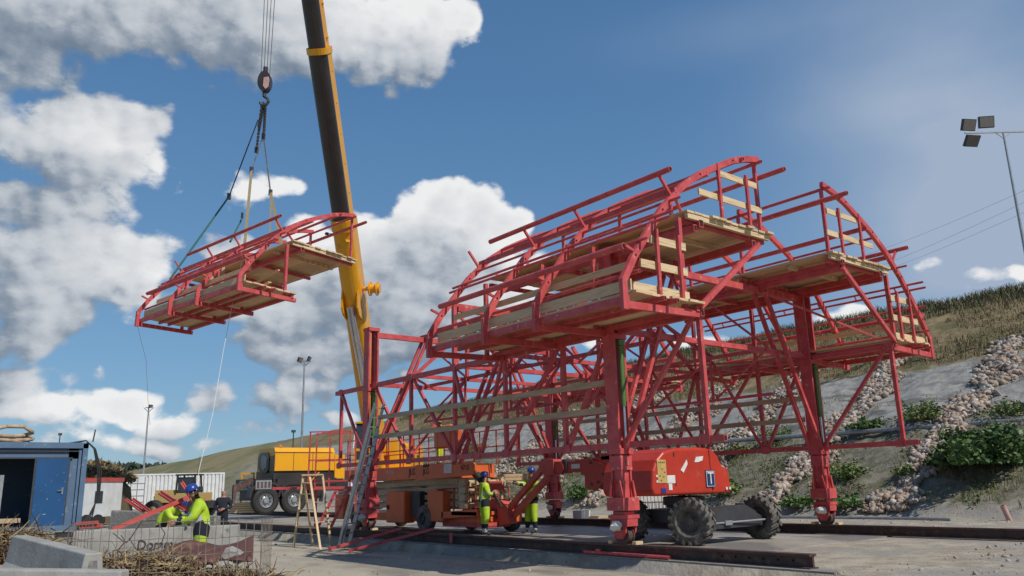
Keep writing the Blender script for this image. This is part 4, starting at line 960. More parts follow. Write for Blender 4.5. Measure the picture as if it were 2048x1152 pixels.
for x in (2.56, 3.44):
    for z in (.55, 1.12):
        mb = MB(); mb.tube((x, 8.02, z), (x, 10.28, z), .022, 6); bw(mb, 'basket_rail', 'faded')
    for y in (8.02, 8.55, 9.1, 9.7, 10.28):
        mb = MB(); mb.tube((x, y, .03), (x, y, 1.12), .022, 6); bw(mb, 'basket_post', 'faded')
mb = MB(); mb.box((3.0, 8.35, 1.12), (.75, .4, .18)); mb.box((3.0, 8.2, 1.25), (.5, .2, .12)); bw(mb, 'control_console', 'faded')
mb = MB(); mb.path([Vector((2.9, 8.6, .95)), Vector((2.85, 8.2, 1.0)), Vector((2.85, 7.9, .85)), Vector((2.9, 7.7, .55))], .035, 8); mb.path([Vector((2.95, 8.6, .9)), Vector((2.9, 8.2, .92)), Vector((2.9, 7.95, .8))], .03, 8); bw(mb, 'hose', 'black')
# ---------------------------------------------------------------- people
BASE = dict(pel=(0, 0, .96), spi=(0, 0, 1.14), che=(0, 0, 1.34), nek=(0, .01, 1.50), hd0=(0, -.005, 1.60), hd1=(0, -.01, 1.72),
            shL=(-.19, 0, 1.42), elL=(-.25, .02, 1.13), wrL=(-.25, -.10, .88), shR=(.19, 0, 1.42), elR=(.25, .02, 1.13), wrR=(.25, -.10, .88),
            hiL=(-.10, 0, .90), knL=(-.11, -.02, .50), anL=(-.12, .02, .10), toL=(-.13, -.16, .045), hiR=(.10, 0, .90), knR=(.11, -.02, .50), anR=(.12, .02, .10), toR=(.13, -.16, .045))
RAD = dict(pel=(.155, .125), spi=(.15, .12), che=(.175, .13), nek=(.062, .062), hd0=(.078, .088), hd1=(.082, .098), sh=(.085, .085), el=(.058, .058), wr=(.04, .036), hi=(.105, .11), kn=(.075, .078), an=(.055, .06), to=(.045, .035))
def person(label, loc, rz, J=None, style='hivis', scale=1.0, helmet=True, group=None, bulk=1.0, cat='worker'):
    j = dict(BASE); j.update(J or {}); j = {k: Vector(v) for k, v in j.items()}
    bones = [('pel', 'spi'), ('spi', 'che'), ('che', 'nek'), ('nek', 'hd0'), ('hd0', 'hd1'), ('che', 'shL'), ('shL', 'elL'), ('elL', 'wrL'), ('che', 'shR'), ('shR', 'elR'), ('elR', 'wrR'),
             ('pel', 'hiL'), ('hiL', 'knL'), ('knL', 'anL'), ('anL', 'toL'), ('pel', 'hiR'), ('hiR', 'knR'), ('knR', 'anR'), ('anR', 'toR')]
    names = list(j); idx = {k: i for i, k in enumerate(names)}; vs = [j[k] for k in names]; es = [(idx[a], idx[b]) for a, b in bones]
    rad = []
    for k in names:
        r = RAD.get(k, RAD.get(k[:2])); bk = bulk if k[:2] in ('pe', 'sp', 'ch', 'sh', 'el', 'hi', 'kn') else 1; rad.append((r[0] * bk, r[1] * bk))
    segs = [(j[a], j[b], a[:2] + b[:2]) for a, b in bones]
    for s_ in 'LR':     # palm and five fingers
        w_ = j['wr' + s_]; d = (w_ - j['el' + s_]).normalized(); sd = d.cross(Vector((0, 1, 0)));
        if sd.length < .1: sd = Vector((1, 0, 0))
        sd.normalize(); nn = d.cross(sd); palm = w_ + d * .07; vs.append(palm); rad.append((.036, .022)); pi_ = len(vs) - 1; es.append((idx['wr' + s_], pi_)); segs.append((w_, palm, 'hand'))
        for f in range(5):
            o_ = (f - 1.5) * .021
            if f == 4: base = w_ + d * .03 + sd * -.04; mid = base + d * .035 - sd * .02 + nn * .015; tip = mid + d * .028 + nn * .012
            else:
                ln = (.034, .040, .037, .028)[f]; base = palm + d * .02 + sd * o_; mid = base + d * ln + nn * .008; tip = mid + d * ln * .7 + nn * .02
            i0 = len(vs); vs += [base, mid, tip]; rad += [(.0105, .0105), (.0095, .0095), (.0075, .0075)]; es += [(pi_ if f < 4 else pi_, i0), (i0, i0 + 1), (i0 + 1, i0 + 2)]; segs += [(base, tip, 'hand')]
    me = bpy.data.meshes.new('t'); me.from_pydata([tuple(v) for v in vs], es, []); ob = bpy.data.objects.new('t', me); C.objects.link(ob)
    sk = ob.modifiers.new('s', 'SKIN'); sk.use_smooth_shade = True; sk.branch_smoothing = .3
    for i, r in enumerate(rad): me.skin_vertices[0].data[i].radius = r
    me.skin_vertices[0].data[idx['pel']].use_root = True
    sb = ob.modifiers.new('u', 'SUBSURF'); sb.levels = 1; sb.render_levels = 1
    m2 = bpy.data.meshes.new_from_object(ob.evaluated_get(bpy.context.evaluated_depsgraph_get())); bpy.data.objects.remove(ob); m2.name = 'person'
    # face features joined into the same mesh
    bm = bmesh.new(); bm.from_mesh(m2)
    up = (j['hd1'] - j['hd0']).normalized(); fw = Vector((0, -1, 0)); fw = (fw - up * fw.dot(up)).normalized(); hc = (j['hd0'] + j['hd1']) / 2 ; sd = fw.cross(up)
    def blob(c, r, sx=(1, 1, 1)):
        mt = Matrix.Translation(c) @ Matrix.Diagonal((*[r * k for k in sx], 1)); bmesh.ops.create_icosphere(bm, subdivisions=1, radius=1, matrix=mt)
    nf0 = len(bm.faces)
    blob(hc + fw * .098 - up * .005, .016); blob(hc + sd * .082, .022, (.5, 1, 1.3)); blob(hc - sd * .082, .022, (.5, 1, 1.3)); blob(hc + fw * .082 - up * .055, .022, (1.2, .6, .7)); nf1 = len(bm.faces)
    blob(hc + fw * .088 + sd * .032 + up * .022, .011); blob(hc + fw * .088 - sd * .032 + up * .022, .011)
    bm.faces.ensure_lookup_table()
    st = {'hivis': dict(top='hivis', leg='hivis', arm='hivis', boot='navy'), 'dark': dict(top='navy', leg='navy', arm='navy', boot='black')}[style]
    mats = ['skin', st['top'], st['leg'], 'navy', 'reflect', 'hair', 'black']
    def dist(p, a, b):
        ab = b - a; t = max(0, min(1, (p - a).dot(ab) / ab.length_squared)); return (p - a - ab * t).length, t
    for i, f in enumerate(bm.faces):
        f.smooth = True
        if i >= nf1: f.material_index = 6; continue
        if i >= nf0: f.material_index = 0; continue
        p = f.calc_center_median(); best = min(((dist(p, a, b)[0], n, dist(p, a, b)[1]) for a, b, n in segs)); n, t = best[1], best[2]
        mi = 1
        if n in ('hand',): mi = 0
        elif n == 'hd0hd1'[:4] or n.startswith('hd') or n == 'nehd': mi = 0
        if n in ('nehd', 'hdhd'): 
            mi = 0
            if (p - hc).dot(fw) < -.01 or (p - hc).dot(up) > .075: mi = 5
        elif n == 'elwr': mi = 3 if (style == 'hivis' and t > .62) else 1
        elif n in ('hikn',): mi = 2 if not (style == 'hivis' and t < .12) else 3
        elif n in ('knan',): mi = 2 if (t < .40 or style == 'dark') else (4 if t > .80 else 3) if style == 'hivis' else 2
        elif n == 'anto': mi = 6
        elif n in ('pehi',): mi = 2
        elif n in ('pesp',) and style == 'hivis': mi = 4 if .3 < t < .5 else (3 if t < .2 else 1)
        elif n == 'shel' and style == 'hivis': mi = 4 if .72 < t < .9 else 1
        f.material_index = mi
    m2.materials.clear()
    for k in mats: m2.materials.append(M[k])
    bm.to_mesh(m2); bm.free()
    o = bpy.data.objects.new('person', m2); C.objects.link(o); o.location = loc; o.rotation_euler = (0, 0, rz); o.scale = (scale,) * 3
    tag(o, label, cat, group)
    if helmet:
        mb = MB(); ax = (sd, fw, up); mb.lathe([(.122, .0), (.126, .015), (.122, .05), (.108, .09), (.075, .118), (.03, .13), (0.001, .132)], hc + up * .035, ax, n=18)
        vs_ = []; br = [hc + up * .038 + fw * (.12 + .05 * math.cos(a_ * math.pi / 2)) * math.cos(a_) * 1.0 + sd * .118 * math.sin(a_) for a_ in np.linspace(-1.2, 1.2, 9)]
        inn = [hc + up * .045 + fw * .11 * math.cos(a_) + sd * .11 * math.sin(a_) for a_ in np.linspace(-1.2, 1.2, 9)]
        mb.add(br + inn, [(i, i + 1, 9 + i + 1, 9 + i) for i in range(8)])
        mb.build('helmet', 'helmet', o, smooth=True)
    return o
def face_yaw(dx, dy): return math.atan2(dx, -dy)     # local -Y looks along (dx, dy)
# worker bending over the steel bars at the barriers (seen from his right side, facing left)
lf = -cR  # screen left
wp = at(404, 1040, 15.7)
person('worker in yellow jacket and blue helmet leaning over red steel bars, nearest person', (wp.x, wp.y, GN + .03), face_yaw(-.9, .25),
       dict(che=(0, -.05, 1.35), nek=(0, -.12, 1.50), hd0=(0, -.17, 1.58), hd1=(0, -.22, 1.69), spi=(0, -.01, 1.15), shL=(-.2, -.07, 1.43), shR=(.2, -.07, 1.43), elL=(-.26, -.20, 1.16), wrL=(-.14, -.46, 1.12), elR=(.27, -.18, 1.15), wrR=(.12, -.46, 1.08)), bulk=1.5, scale=1.03)
wp = at(325, 1040, 19.5)
person('worker in yellow jacket crouching behind the red bars, partly hidden', (wp.x, wp.y, -.5), face_yaw(.7, -.6),
       dict(che=(0, -.16, 1.25), nek=(0, -.30, 1.36), hd0=(0, -.38, 1.40), hd1=(0, -.46, 1.47), shL=(-.2, -.2, 1.30), shR=(.2, -.2, 1.30), elL=(-.34, -.36, 1.12), wrL=(-.15, -.55, 1.12), elR=(.34, -.34, 1.12), wrR=(.15, -.55, 1.02)), bulk=1.25)
wp = at(444, 1046, 27.5)
person('bareheaded man in dark jacket standing in front of the white container', (wp.x, wp.y, GN + .03), face_yaw(-.5, -.8),
       dict(elL=(-.27, .03, 1.15), wrL=(-.08, -.18, 1.08), elR=(.27, .03, 1.15), wrR=(.08, -.18, 1.10)), style='dark', helmet=False, cat='man', bulk=1.15)
person('worker in yellow suit standing at the boom lift basket, left of the jib', (2.30, 7.75, GS), face_yaw(.75, -.3),
       dict(elL=(-.24, -.06, 1.16), wrL=(-.16, -.28, 1.18), elR=(.24, -.06, 1.16), wrR=(.14, -.30, 1.22)), bulk=1.42, scale=1.0)
person('worker in yellow suit behind the folded jib, stretching one arm to the left', (3.62, 7.15, GS), face_yaw(-.9, .2),
       dict(elL=(-.22, -.22, 1.36), wrL=(-.20, -.52, 1.42), elR=(.2, -.22, 1.30), wrR=(.12, -.46, 1.36), anL=(-.12, -.12, .10), toL=(-.13, -.30, .045), knL=(-.11, -.10, .50), hd1=(0, .0, 1.72)), bulk=1.35, scale=1.05)
wp = ray_on(884, 900, 0, 2.75)
person('worker in yellow jacket on the scissor lift platform behind the orange control cover', (3.0, wp.y + .55, 1.86), face_yaw(.5, -.8), dict(elR=(.26, -.1, 1.14), wrR=(.2, -.32, 1.12)), helmet=False, scale=.9, bulk=1.4)
# ---------------------------------------------------------------- lamp poles
def flood_head(par, c, yaw, tilt, s=.62):
    rot = Matrix.Rotation(yaw, 3, 'Z') @ Matrix.Rotation(tilt, 3, 'X'); c = Vector(c)
    mb = MB(); mb.box(c, (s, .14, s * .8), rot=rot); q = mb.build('floodlight', 'darkgrey', par)
    mb = MB(); mb.box(c + rot @ Vector((0, -.075, 0)), (s * .9, .012, s * .7), rot=rot); mb.build('lens', 'lampglass', q)
    return q
def lamp_pole(loc, h, label, heads=True, arm=1.9, yaw=0.0, r=.09):
    t = thing('lamp_pole', label, 'lamp pole', loc, 0, 'floodlight poles')
    mb = MB(); mb.tube((0, 0, -.3), (0, 0, h), r, 12, r2=r * .55); mb.build('pole', 'steel', t)
    u = Vector((math.cos(yaw), math.sin(yaw), 0))
    if heads:
        mb = MB(); mb.bar(u * -arm + Vector((0, 0, h)), u * arm + Vector((0, 0, h)), .07); mb.bar(u * .0 + Vector((0, 0, h - .35)), u * .4 + Vector((0, 0, h)), .04); mb.bar(Vector((0, 0, h - .35)), u * -.4 + Vector((0, 0, h)), .04); mb.build('cross_arm', 'steel', t)
    return t, u, h
gz = float(height(30.3, 1.55))
t, u, h = lamp_pole((30.0, 1.55, gz), 17.45 - gz, 'tall grey floodlight pole on the embankment at the right edge of the photo', yaw=math.atan2(cR.y, cR.x))
flood_head(t, u * -1.65 + Vector((0, 0, h + .42)), math.atan2(cR.y, cR.x) + .15, R(25), .72); flood_head(t, u * -1.62 + Vector((0, 0, h - .42)), math.atan2(cR.y, cR.x) + .15, R(40), .72); flood_head(t, u * -.75 + Vector((0, 0, h + .55)), math.atan2(cR.y, cR.x) - .1, R(15), .72)
flood_head(t, u * 1.65 + Vector((0, 0, h + .42)), math.atan2(cR.y, cR.x) - .15, R(25), .85)
b_, hh = at(603, 893, 52), 0
t, u, h = lamp_pole((b_.x, b_.y, b_.z - 2.5), at(606, 716, 52).z - b_.z + 2.5, 'thin floodlight pole rising behind the crane cab', arm=.25, r=.09, yaw=math.atan2(cR.y, cR.x))
flood_head(t, u * -.3 + Vector((0, 0, h + .1)), .5, R(20), .4); flood_head(t, u * .3 + Vector((0, 0, h + .15)), .9, R(20), .4)
b_ = at(287, 945, 62)
t, u, h = lamp_pole((b_.x, b_.y, b_.z - 2.), at(295, 812, 62).z - b_.z + 2., 'thin floodlight pole behind the white container', arm=.25, r=.09, yaw=math.atan2(cR.y, cR.x))
flood_head(t, u * .15 + Vector((0, 0, h + .1)), .5, R(20), .3)
for (px_, py_, y2, d_, lb) in ((586, 862, 892, 85, 'small distant mast on the hill left of the red stair tower'), (117, 868, 900, 90, 'small distant mast behind the blue cabin')):
    b_ = at(px_, y2, d_); tp = at(px_, py_, d_); t = thing('mast', lb, 'mast', tuple(b_ - Vector((0, 0, 3)))); mb = MB(); mb.tube((0, 0, 0), (0, 0, tp.z - b_.z + 3), .06, 6); mb.build('pole', 'darkgrey', t); mb = MB(); mb.box((0, 0, tp.z - b_.z + 3), (.35, .35, .25)); mb.build('lamp_head', 'darkgrey', t)
# power lines far behind, three cables
for k_, (ya, yb, yc) in enumerate(((385, 452, 515), (420, 475, 532), (432, 488, 545))):
    a = at(2100, 358 + k_ * 22, 120); b = at(1760, 478 + k_ * 12 + (20 if k_ else 0), 160); n_ = 12; a0 = a
    pts = [(a + (b + (b - a) * 1.2 - a) * (i / n_)) - Vector((0, 0, 2.2 * math.sin(math.pi * i / n_))) - a0 for i in range(n_ + 1)]
    mb = MB(); mb.path(pts, .022, 5); o = mb.build('power_line', 'steel', loc=tuple(a0))
    tag(o, ('uppermost', 'middle', 'lowest')[k_] + ' of the three thin power lines crossing the sky at right', 'power line', 'power lines')

# ---------------------------------------------------------------- guard rail along the slope bench
gy = -6; t = thing('pipeline', 'long grey pipe laid along the embankment on short posts', 'pipe', (21.6, 0, 3.0))
mb = MB()
mb.tube((0, -14, 0), (0, 34, 0), .10, 12); mb.build('pipe', 'steel', t)
for y in range(-13, 34, 4):
    mb = MB(); mb.tube((.05, y, -.9), (.05, y, -.05), .04, 6); mb.build('post', 'steel', t)

# ---------------------------------------------------------------- riprap
def ico():
    bm = bmesh.new(); bmesh.ops.create_icosphere(bm, subdivisions=1, radius=1); V = np.array([v.co[:] for v in bm.verts]); F = np.array([[v.index for v in f.verts] for f in bm.faces]); bm.free(); return V, F
IV, IF = ico()
def stone_mat():
    m = mat('quarry_stone', (.42, .31, .235), (.27, .21, .165), .8, .9, bump=.3, bscale=9, c3=(.43, .39, .34), s3=2.2, t3=(.5, .6), isl=.42); return m
M['stone'] = stone_mat()
def stones(name, label, pts, sizes):
    n = len(pts); V = []; F = []
    for i, (p, s) in enumerate(zip(pts, sizes)):
        jit = 1 + (rng.random((len(IV), 1)) - .5) * .5; v = np.sign(IV) * np.abs(IV) ** .8 * jit * (np.array([1, .55 + .4 * rng.random(), .4 + .35 * rng.random()]) * s) 
        a, b, c = rng.random(3) * 6.28
        ca, sa = math.cos(a), math.sin(a); cb_, sb_ = math.cos(b * .2), math.sin(b * .2)
        Rz = np.array([[ca, -sa, 0], [sa, ca, 0], [0, 0, 1]]); Ry = np.array([[cb_, 0, sb_], [0, 1, 0], [-sb_, 0, cb_]])
        V.append(v @ (Rz @ Ry).T + p); F.append(IF + i * len(IV))
    o = np_mesh(name, np.concatenate(V), np.concatenate(F), ['stone']); tag(o, label, 'stones', kind='stuff'); return o
strips = [(2.55, .95, 6.3, 'riprap strip of pale rubble running down the slope at the far right'), (8.0, .95, 6.1, 'riprap strip of pale rubble running down the slope behind the far right leg'), (13.6, 1.2, 6.2, 'riprap strip seen through the middle of the carriage'), (19.4, 1.5, 6.0, 'riprap strip further left behind the carriage'), (25.5, 1.6, 6, 'riprap strip behind the scissor lift'), (32, 2.0, 5.6, 'farthest riprap strip, small stones behind the crane')]
for k_, (yc, hw, zt, lb) in enumerate(strips):
    n = int(3400 if k_ < 2 else 1900); f0 = float(foot_x(yc)); s_ = rng.random(n); X_ = f0 + .2 + s_ * (zt * 1.02 / 11.15 * (38 - f0) + 1.6)
    lat = (rng.random(n) * 2 - 1) * (hw * (.85 + .3 * np.sin(X_ * 1.7) + .25 * np.sin(X_ * 4.1 + yc))) * (.6 + .5 * rng.random(n)); Y_ = yc + lat + .25 * np.sin(X_ * .9)
    Zs = height(X_, Y_) + .06 + rng.random(n) * .10 * (1 - (lat / hw / 1.3) ** 2)
    sz = .055 + rng.random(n) ** 2.5 * .15
    stones('riprap', lb, np.stack([X_, Y_, Zs], 1), sz)
# scattered pebbles and clods on the yard
n = 900; X_ = np.concatenate([rng.uniform(-2, 16, n), rng.uniform(8, 16, 500)]); Y_ = np.concatenate([rng.uniform(-10, -4.5, n), rng.uniform(-6, 14, 500)])
stones('gravel', 'loose pebbles and clods scattered on the bare ground', np.stack([X_, Y_, height(X_, Y_) + .005], 1), .012 + rng.random(len(X_)) ** 4 * .06)

# ---------------------------------------------------------------- vegetation
M['brown'] = mat('brown_weed', (.13, .10, .055), (.085, .07, .035), .5, .9)
M['straw'] = mat('dry_grass', (.30, .23, .12), (.19, .145, .075), .5, .9, coord='Object')
M['grass'] = mat('green_grass', (.13, .17, .035), (.19, .20, .06), .7, .85)
M['leaf'] = mat('leaves', (.06, .13, .025), (.09, .15, .035), 1.5, .6, isl=.4)
M['leafd'] = mat('dark_leaves', (.035, .085, .018), (.06, .12, .025), 1.5, .6, isl=.4)
M['reed'] = mat('dry_reed', (.36, .26, .13), (.20, .14, .07), 2, .9)
def blades(name, P, h, wd, lean, mats, mi=None, per=1, curve=True):
    """P (n,3) roots; each blade a bent two-quad strip"""
    n = len(P); a = rng.random(n) * 6.283; u = np.stack([np.cos(a), np.sin(a), np.zeros(n)], 1); b = rng.random(n) * 6.283; d = np.stack([np.cos(b), np.sin(b), np.zeros(n)], 1) * (lean * rng.random(n))[:, None]
    H = (h * (.5 + rng.random(n)))[:, None]; w_ = wd * (.6 + .8 * rng.random(n))[:, None]; z = np.array([0, 0, 1.])
    p0 = P - u * w_ / 2; p1 = P + u * w_ / 2; m0 = P + d * H * .4 + z * H * .6; q0 = m0 - u * w_ * .4; q1 = m0 + u * w_ * .4; t_ = P + d * H * 1.1 + z * H * (1 - .25 * lean)
    V = np.stack([p0, p1, q1, q0, t_ + u * w_ * .08, t_ - u * w_ * .08], 1).reshape(-1, 3)
    k = (np.arange(n) * 6)[:, None]; F = np.concatenate([k + np.array([0, 1, 2, 3]), k + np.array([3, 2, 4, 5])], 0)
    m = None if mi is None else np.concatenate([mi, mi]); return np_mesh(name, V, F, mats, m)
def on_slope(n, y0, y1, z0, z1):
    Y = rng.uniform(y0, y1, n); f = foot_x(Y); H = crest_h(Y); t = (rng.uniform(z0, z1, n) + .25) / (H + .25); X = f + t * (38 - f); return X, Y
def put(X, Y): return np.stack([X, Y, height(X, Y) - .02], 1)
X, Y = on_slope(60000, -8, 60, 6.2, 12.2); k_ = fbm(X * .4, Y * .4) > -.12; X, Y = X[k_], Y[k_]
o = blades('dry_grass', put(X, Y), .26, .03, .8, ['straw', 'grass', 'brown'], rng.choice(3, len(X), p=[.55, .08, .37])); tag(o, 'straw coloured dry grass covering the top of the embankment', 'grass', kind='stuff')
Yc = rng.uniform(-10, 70, 26000); Xc = 38 + rng.normal(0, .9, 26000); o = blades('tall_weeds', put(Xc, Yc), .5, .04, .6, ['straw', 'brown', 'leafd'], rng.choice(3, len(Xc), p=[.25, .45, .30])); tag(o, 'tall dark weeds along the crest of the embankment', 'weeds', kind='stuff')
X, Y = on_slope(16000, -8, 60, 2.4, 6.2); k_ = fbm(X * .5 + 5, Y * .5) > .12; X, Y = X[k_], Y[k_]
o = blades('thin_grass', put(X, Y), .22, .02, .7, ['grass', 'straw'], (rng.random(len(X)) < .5).astype(int)); tag(o, 'thin grass tufts on the grey bare part of the slope', 'grass', kind='stuff')
X, Y = on_slope(26000, -8, 50, .0, 2.9); k_ = (fbm(X * .6 + 2, Y * .6) > -.02); 
for yc, hw, *_ in strips: k_ &= np.abs(Y - yc - .25 * np.sin(X * .9)) > hw * .8
X, Y = X[k_], Y[k_]
o = blades('rough_grass', put(X, Y), .24, .022, .8, ['grass', 'straw', 'leaf'], rng.integers(0, 3, len(X))); tag(o, 'rough green and dry grass on the foot of the embankment', 'grass', kind='stuff')
# scattered low leaves and pale weeds, tangled over the foot of the slope and between the stones
X, Y = on_slope(30000, -8, 45, -.1, 3.3); k_ = fbm(X * .45 + 11, Y * .45 + 4) > .05; X, Y = X[k_], Y[k_]; n = len(X); P = put(X, Y); P[:, 2] += rng.random(n) * .16
a = rng.normal(0, 1, (n, 3)); a[:, 2] *= .4; a /= np.linalg.norm(a, axis=1)[:, None]; b = np.cross(a, rng.normal(0, 1, (n, 3))); b /= np.linalg.norm(b, axis=1)[:, None]; s = (.05 * (.4 + rng.random(n)))[:, None]
o = np_mesh('ground_ivy', np.stack([P - a * s, P + b * s * .6, P + a * s, P - b * s * .6], 1).reshape(-1, 3), (np.arange(n) * 4)[:, None] + np.array([0, 1, 2, 3]), ['leaf', 'leafd', 'straw'], rng.integers(0, 3, n)); tag(o, 'low leafy weeds creeping over the foot of the slope', 'weeds', kind='stuff')
Xr = []; Yr = []
for yc, hw, *_ in strips:
    f0 = float(foot_x(yc)); Xq = rng.uniform(f0, f0 + 13, 450); Xr.append(Xq); Yr.append(yc + rng.normal(0, hw * .8, 450))
Xr = np.concatenate(Xr); Yr = np.concatenate(Yr); o = blades('stone_weeds', put(Xr, Yr), .33, .018, .9, ['straw', 'grass', 'brown'], rng.integers(0, 3, len(Xr))); tag(o, 'dry stalks and weeds growing between the riprap stones', 'weeds', kind='stuff')
n = 1500; X = rng.uniform(-8.5, -.5, n); Y = rng.uniform(-2, 22, n); stones('gravel', 'small stones and crumbs littering the yard paving before the rail', np.stack([X, Y, np.full(n, GN + .03)], 1), .006 + rng.random(n) ** 5 * .045)
def leafclump(name, label, c, r, n, mats, size=.10, cat='bush', group=None, grassy=False, stems=True):
    c = Vector(c); t = thing(name, label, cat, tuple(c), 0, group)
    q = rng.normal(0, 1, (n, 3)); q /= np.linalg.norm(q, axis=1)[:, None]; q[:, 2] = np.abs(q[:, 2]); rr = rng.random(n) ** .45
    lump = 1 + .35 * np.sin(q[:, 0] * 5 + c.x) * np.cos(q[:, 1] * 6 + c.y)
    P = q * (rr * lump)[:, None] * np.array(r)
    a = rng.normal(0, 1, (n, 3)); a[:, 2] *= .5; a /= np.linalg.norm(a, axis=1)[:, None]; b = np.cross(a, rng.normal(0, 1, (n, 3))); b /= np.linalg.norm(b, axis=1)[:, None]
    s = (size * (.5 + rng.random(n)))[:, None]
    V = np.stack([P - a * s, P + b * s * .6, P + a * s, P - b * s * .6], 1).reshape(-1, 3); F = (np.arange(n) * 4)[:, None] + np.array([0, 1, 2, 3])
    o = np_mesh('foliage', V, F, mats, rng.integers(0, len(mats), n)); o.parent = t
    mb = MB()
    for i in range(9):
        e_ = P[rng.integers(0, n)] * .8; mb.tube((0, 0, -.05), tuple(e_), .012, 5, r2=.005)
    mb.build('stem', 'reed', t); return t
def sl_pt(px, py):
    d = cF + cR * ((px - 1024) / FPX) + cU * ((576 - py) / FPX); o = Vector((CX, CY, CZ)); lo, hi = 20, 70
    for i in range(200):
        t_ = 8 + i * .3; p = o + d * t_
        if p.z < float(height(p.x, p.y)): return p
    return o + d * 60
BU = [(1985, 925, (2.6, 1.6, 1.15), 7500, 'large dark green bramble bush at the right edge of the picture', .09, ['leafd', 'leaf']),
      (1900, 930, (1.0, .8, .6), 1500, 'dark green bramble bush just left of the large one', .085, ['leafd', 'leaf']),
      (1700, 955, (.9, .7, .5), 1300, 'yellow-green grassy bush right of the far right leg', .06, ['grass', 'leaf']),
      (1690, 1010, (1.5, .9, .35), 1700, 'low bright green creeper at the foot of the slope beside the far right leg', .07, ['leaf', 'leaf']),
      (1600, 1015, (.9, .7, .35), 1000, 'low bright green creeper left of the far right leg', .07, ['leaf', 'leaf']),
      (1850, 845, (1.3, .9, .75), 1700, 'light green weed clump above the pipe between the riprap strips', .06, ['grass', 'leaf']),
      (1740, 860, (1.2, .7, .4), 1200, 'dark green shrub just above the pipe', .08, ['leafd', 'leaf']),
      (1560, 880, (1.6, .9, .6), 1600, 'green weed clump above the pipe seen through the carriage', .06, ['grass', 'leaf']),
      (2025, 830, (1.2, .9, .6), 1200, 'olive weed clump above the pipe at the right edge', .06, ['grass', 'leafd']),
      (1820, 955, (.6, .5, .3), 700, 'small green weed beside the right riprap strip', .06, ['leaf', 'grass']),
      (1460, 985, (1.0, .8, .5), 1200, 'light green bush behind the boom lift hood', .07, ['leaf', 'grass']),
      (1165, 995, (1.1, .8, .7), 1500, 'green bush behind the far left leg', .07, ['leaf', 'leafd']),
      (955, 905, (1.4, 1.0, .7), 1200, 'pale green weed clump behind the orange platform', .07, ['grass', 'leaf']),
      (1480, 905, (1.1, .8, .35), 900, 'dark green weed under the pipe behind the hood', .07, ['leafd', 'grass'])]
for px_, py_, r_, n_, lb, sz, ms in BU:
    p = sl_pt(px_, py_); leafclump('bush', lb, (p.x, p.y, float(height(p.x, p.y)) - .05), r_, n_, ms, sz)

M['farwood'] = mat('distant_foliage', (.03, .05, .03), (.04, .06, .04), 1, .9)
p0 = at(180, 944, 420); p1 = at(330, 940, 380)
n = 3500; q = rng.random(n); base = np.array(p0)[None] * (1 - q)[:, None] + np.array(p1)[None] * q[:, None]; P = base + rng.normal(0, 1, (n, 3)) * np.array([8, 8, .9])
a = rng.normal(0, 1, (n, 3)); b = rng.normal(0, 1, (n, 3)); V = np.stack([P - a, P + b, P + a, P - b], 1).reshape(-1, 3)
o = np_mesh('distant_woods', V, (np.arange(n) * 4)[:, None] + np.array([0, 1, 2, 3]), ['farwood']); tag(o, 'dark strip of distant woods on the horizon at left', 'woods', kind='stuff')
# ---------------------------------------------------------------- blue cabin
bc = thing('site_cabin', 'blue steel site cabin at the left edge with a dark open doorway', 'cabin', (-9.2, 16, GN))
def lw(mb, name, mats, par, O_, top, **k):
    o = mb.build(name, mats, par, **k)
    if par is top: o.location = -Vector(O_)
    return o
OC = (-9.2, 16, GN)
def cwb(mb, name, mats, par=None, **k): return lw(mb, name, mats, par or bc, OC, bc, **k)
x0, x1, zb, zt = -12.6, -6.65, .22, 2.74
mb = MB()
mb.box(((x0 - 9.0) / 2, 16.06, 1.45), (-9.0 - x0, .06, 2.3)); mb.box((-6.95, 16.06, 1.45), (.42, .06, 2.3)); mb.box((-8.0, 16.06, 2.47), (2.2, .06, .34))
mb.box((x1 - .05, 17.3, 1.48), (.06, 2.5, 2.4)); mb.box((x0, 17.3, 1.48), (.06, 2.5, 2.4)); mb.box((-9.6, 18.5, 1.48), (5.9, .06, 2.4))
mb.box((-9.6, 17.25, zt - .04), (5.9, 2.5, .05)); mb.box((-9.6, 17.25, zb + .1), (5.9, 2.5, .08)); cwb(mb, 'wall_panel', 'blue')
mb = MB()
for x in (x0, x1 - .02): mb.box((x - .06, 15.99, 1.48), (.14, .14, zt - zb))
mb.box((-9.63, 15.97, zt - .05), (5.95, .10, .17)); mb.box((-9.63, 15.97, zb + .07), (5.95, .10, .16)); mb.box((-6.86, 15.99, 1.45), (.07, .08, 2.2)); cwb(mb, 'frame', 'blue')
mb = MB(); mb.box((-8.0, 15.99, zt - .22), (2.3, .06, .03)); cwb(mb, 'gutter_seam', 'darkgrey')
mb = MB(); mb.box((-7.57, 15.98, 1.31), (.84, .05, 1.98)); dr = cwb(mb, 'door', 'bluedoor')
mb = MB(); mb.box((-7.25, 15.94, 1.36), (.045, .02, .2)); mb.bar((-7.25, 15.91, 1.38), (-7.38, 15.91, 1.37), .02); mb.build('handle', 'chrome', dr)
mb = MB(); mb.box((-8.02, 15.985, 1.31), (.05, .06, 2.0)); mb.box((-7.13, 15.985, 1.31), (.04, .06, 2.0)); mb.box((-8.0, 15.985, 2.32), (1.9, .05, .04)); cwb(mb, 'door_frame', 'darkgrey')
mb = MB(); mb.box((-8.9, 16.6, 1.1), (.35, .5, 1.5)); cwb(mb, 'locker', 'steel')
mb = MB(); mb.box((-8.6, 16.5, .55), (.8, .5, .12)); cwb(mb, 'bench', 'woodgrey')
for x in (-11.8, -9.4, -7.0):
    mb = MB(); mb.box((x, 16.4, (GN + .3) / 2 - .08), (.4, .6, .66)); cwb(mb, 'support_block', 'concdark')
hs_ = MB(); n_ = 60; pts = []
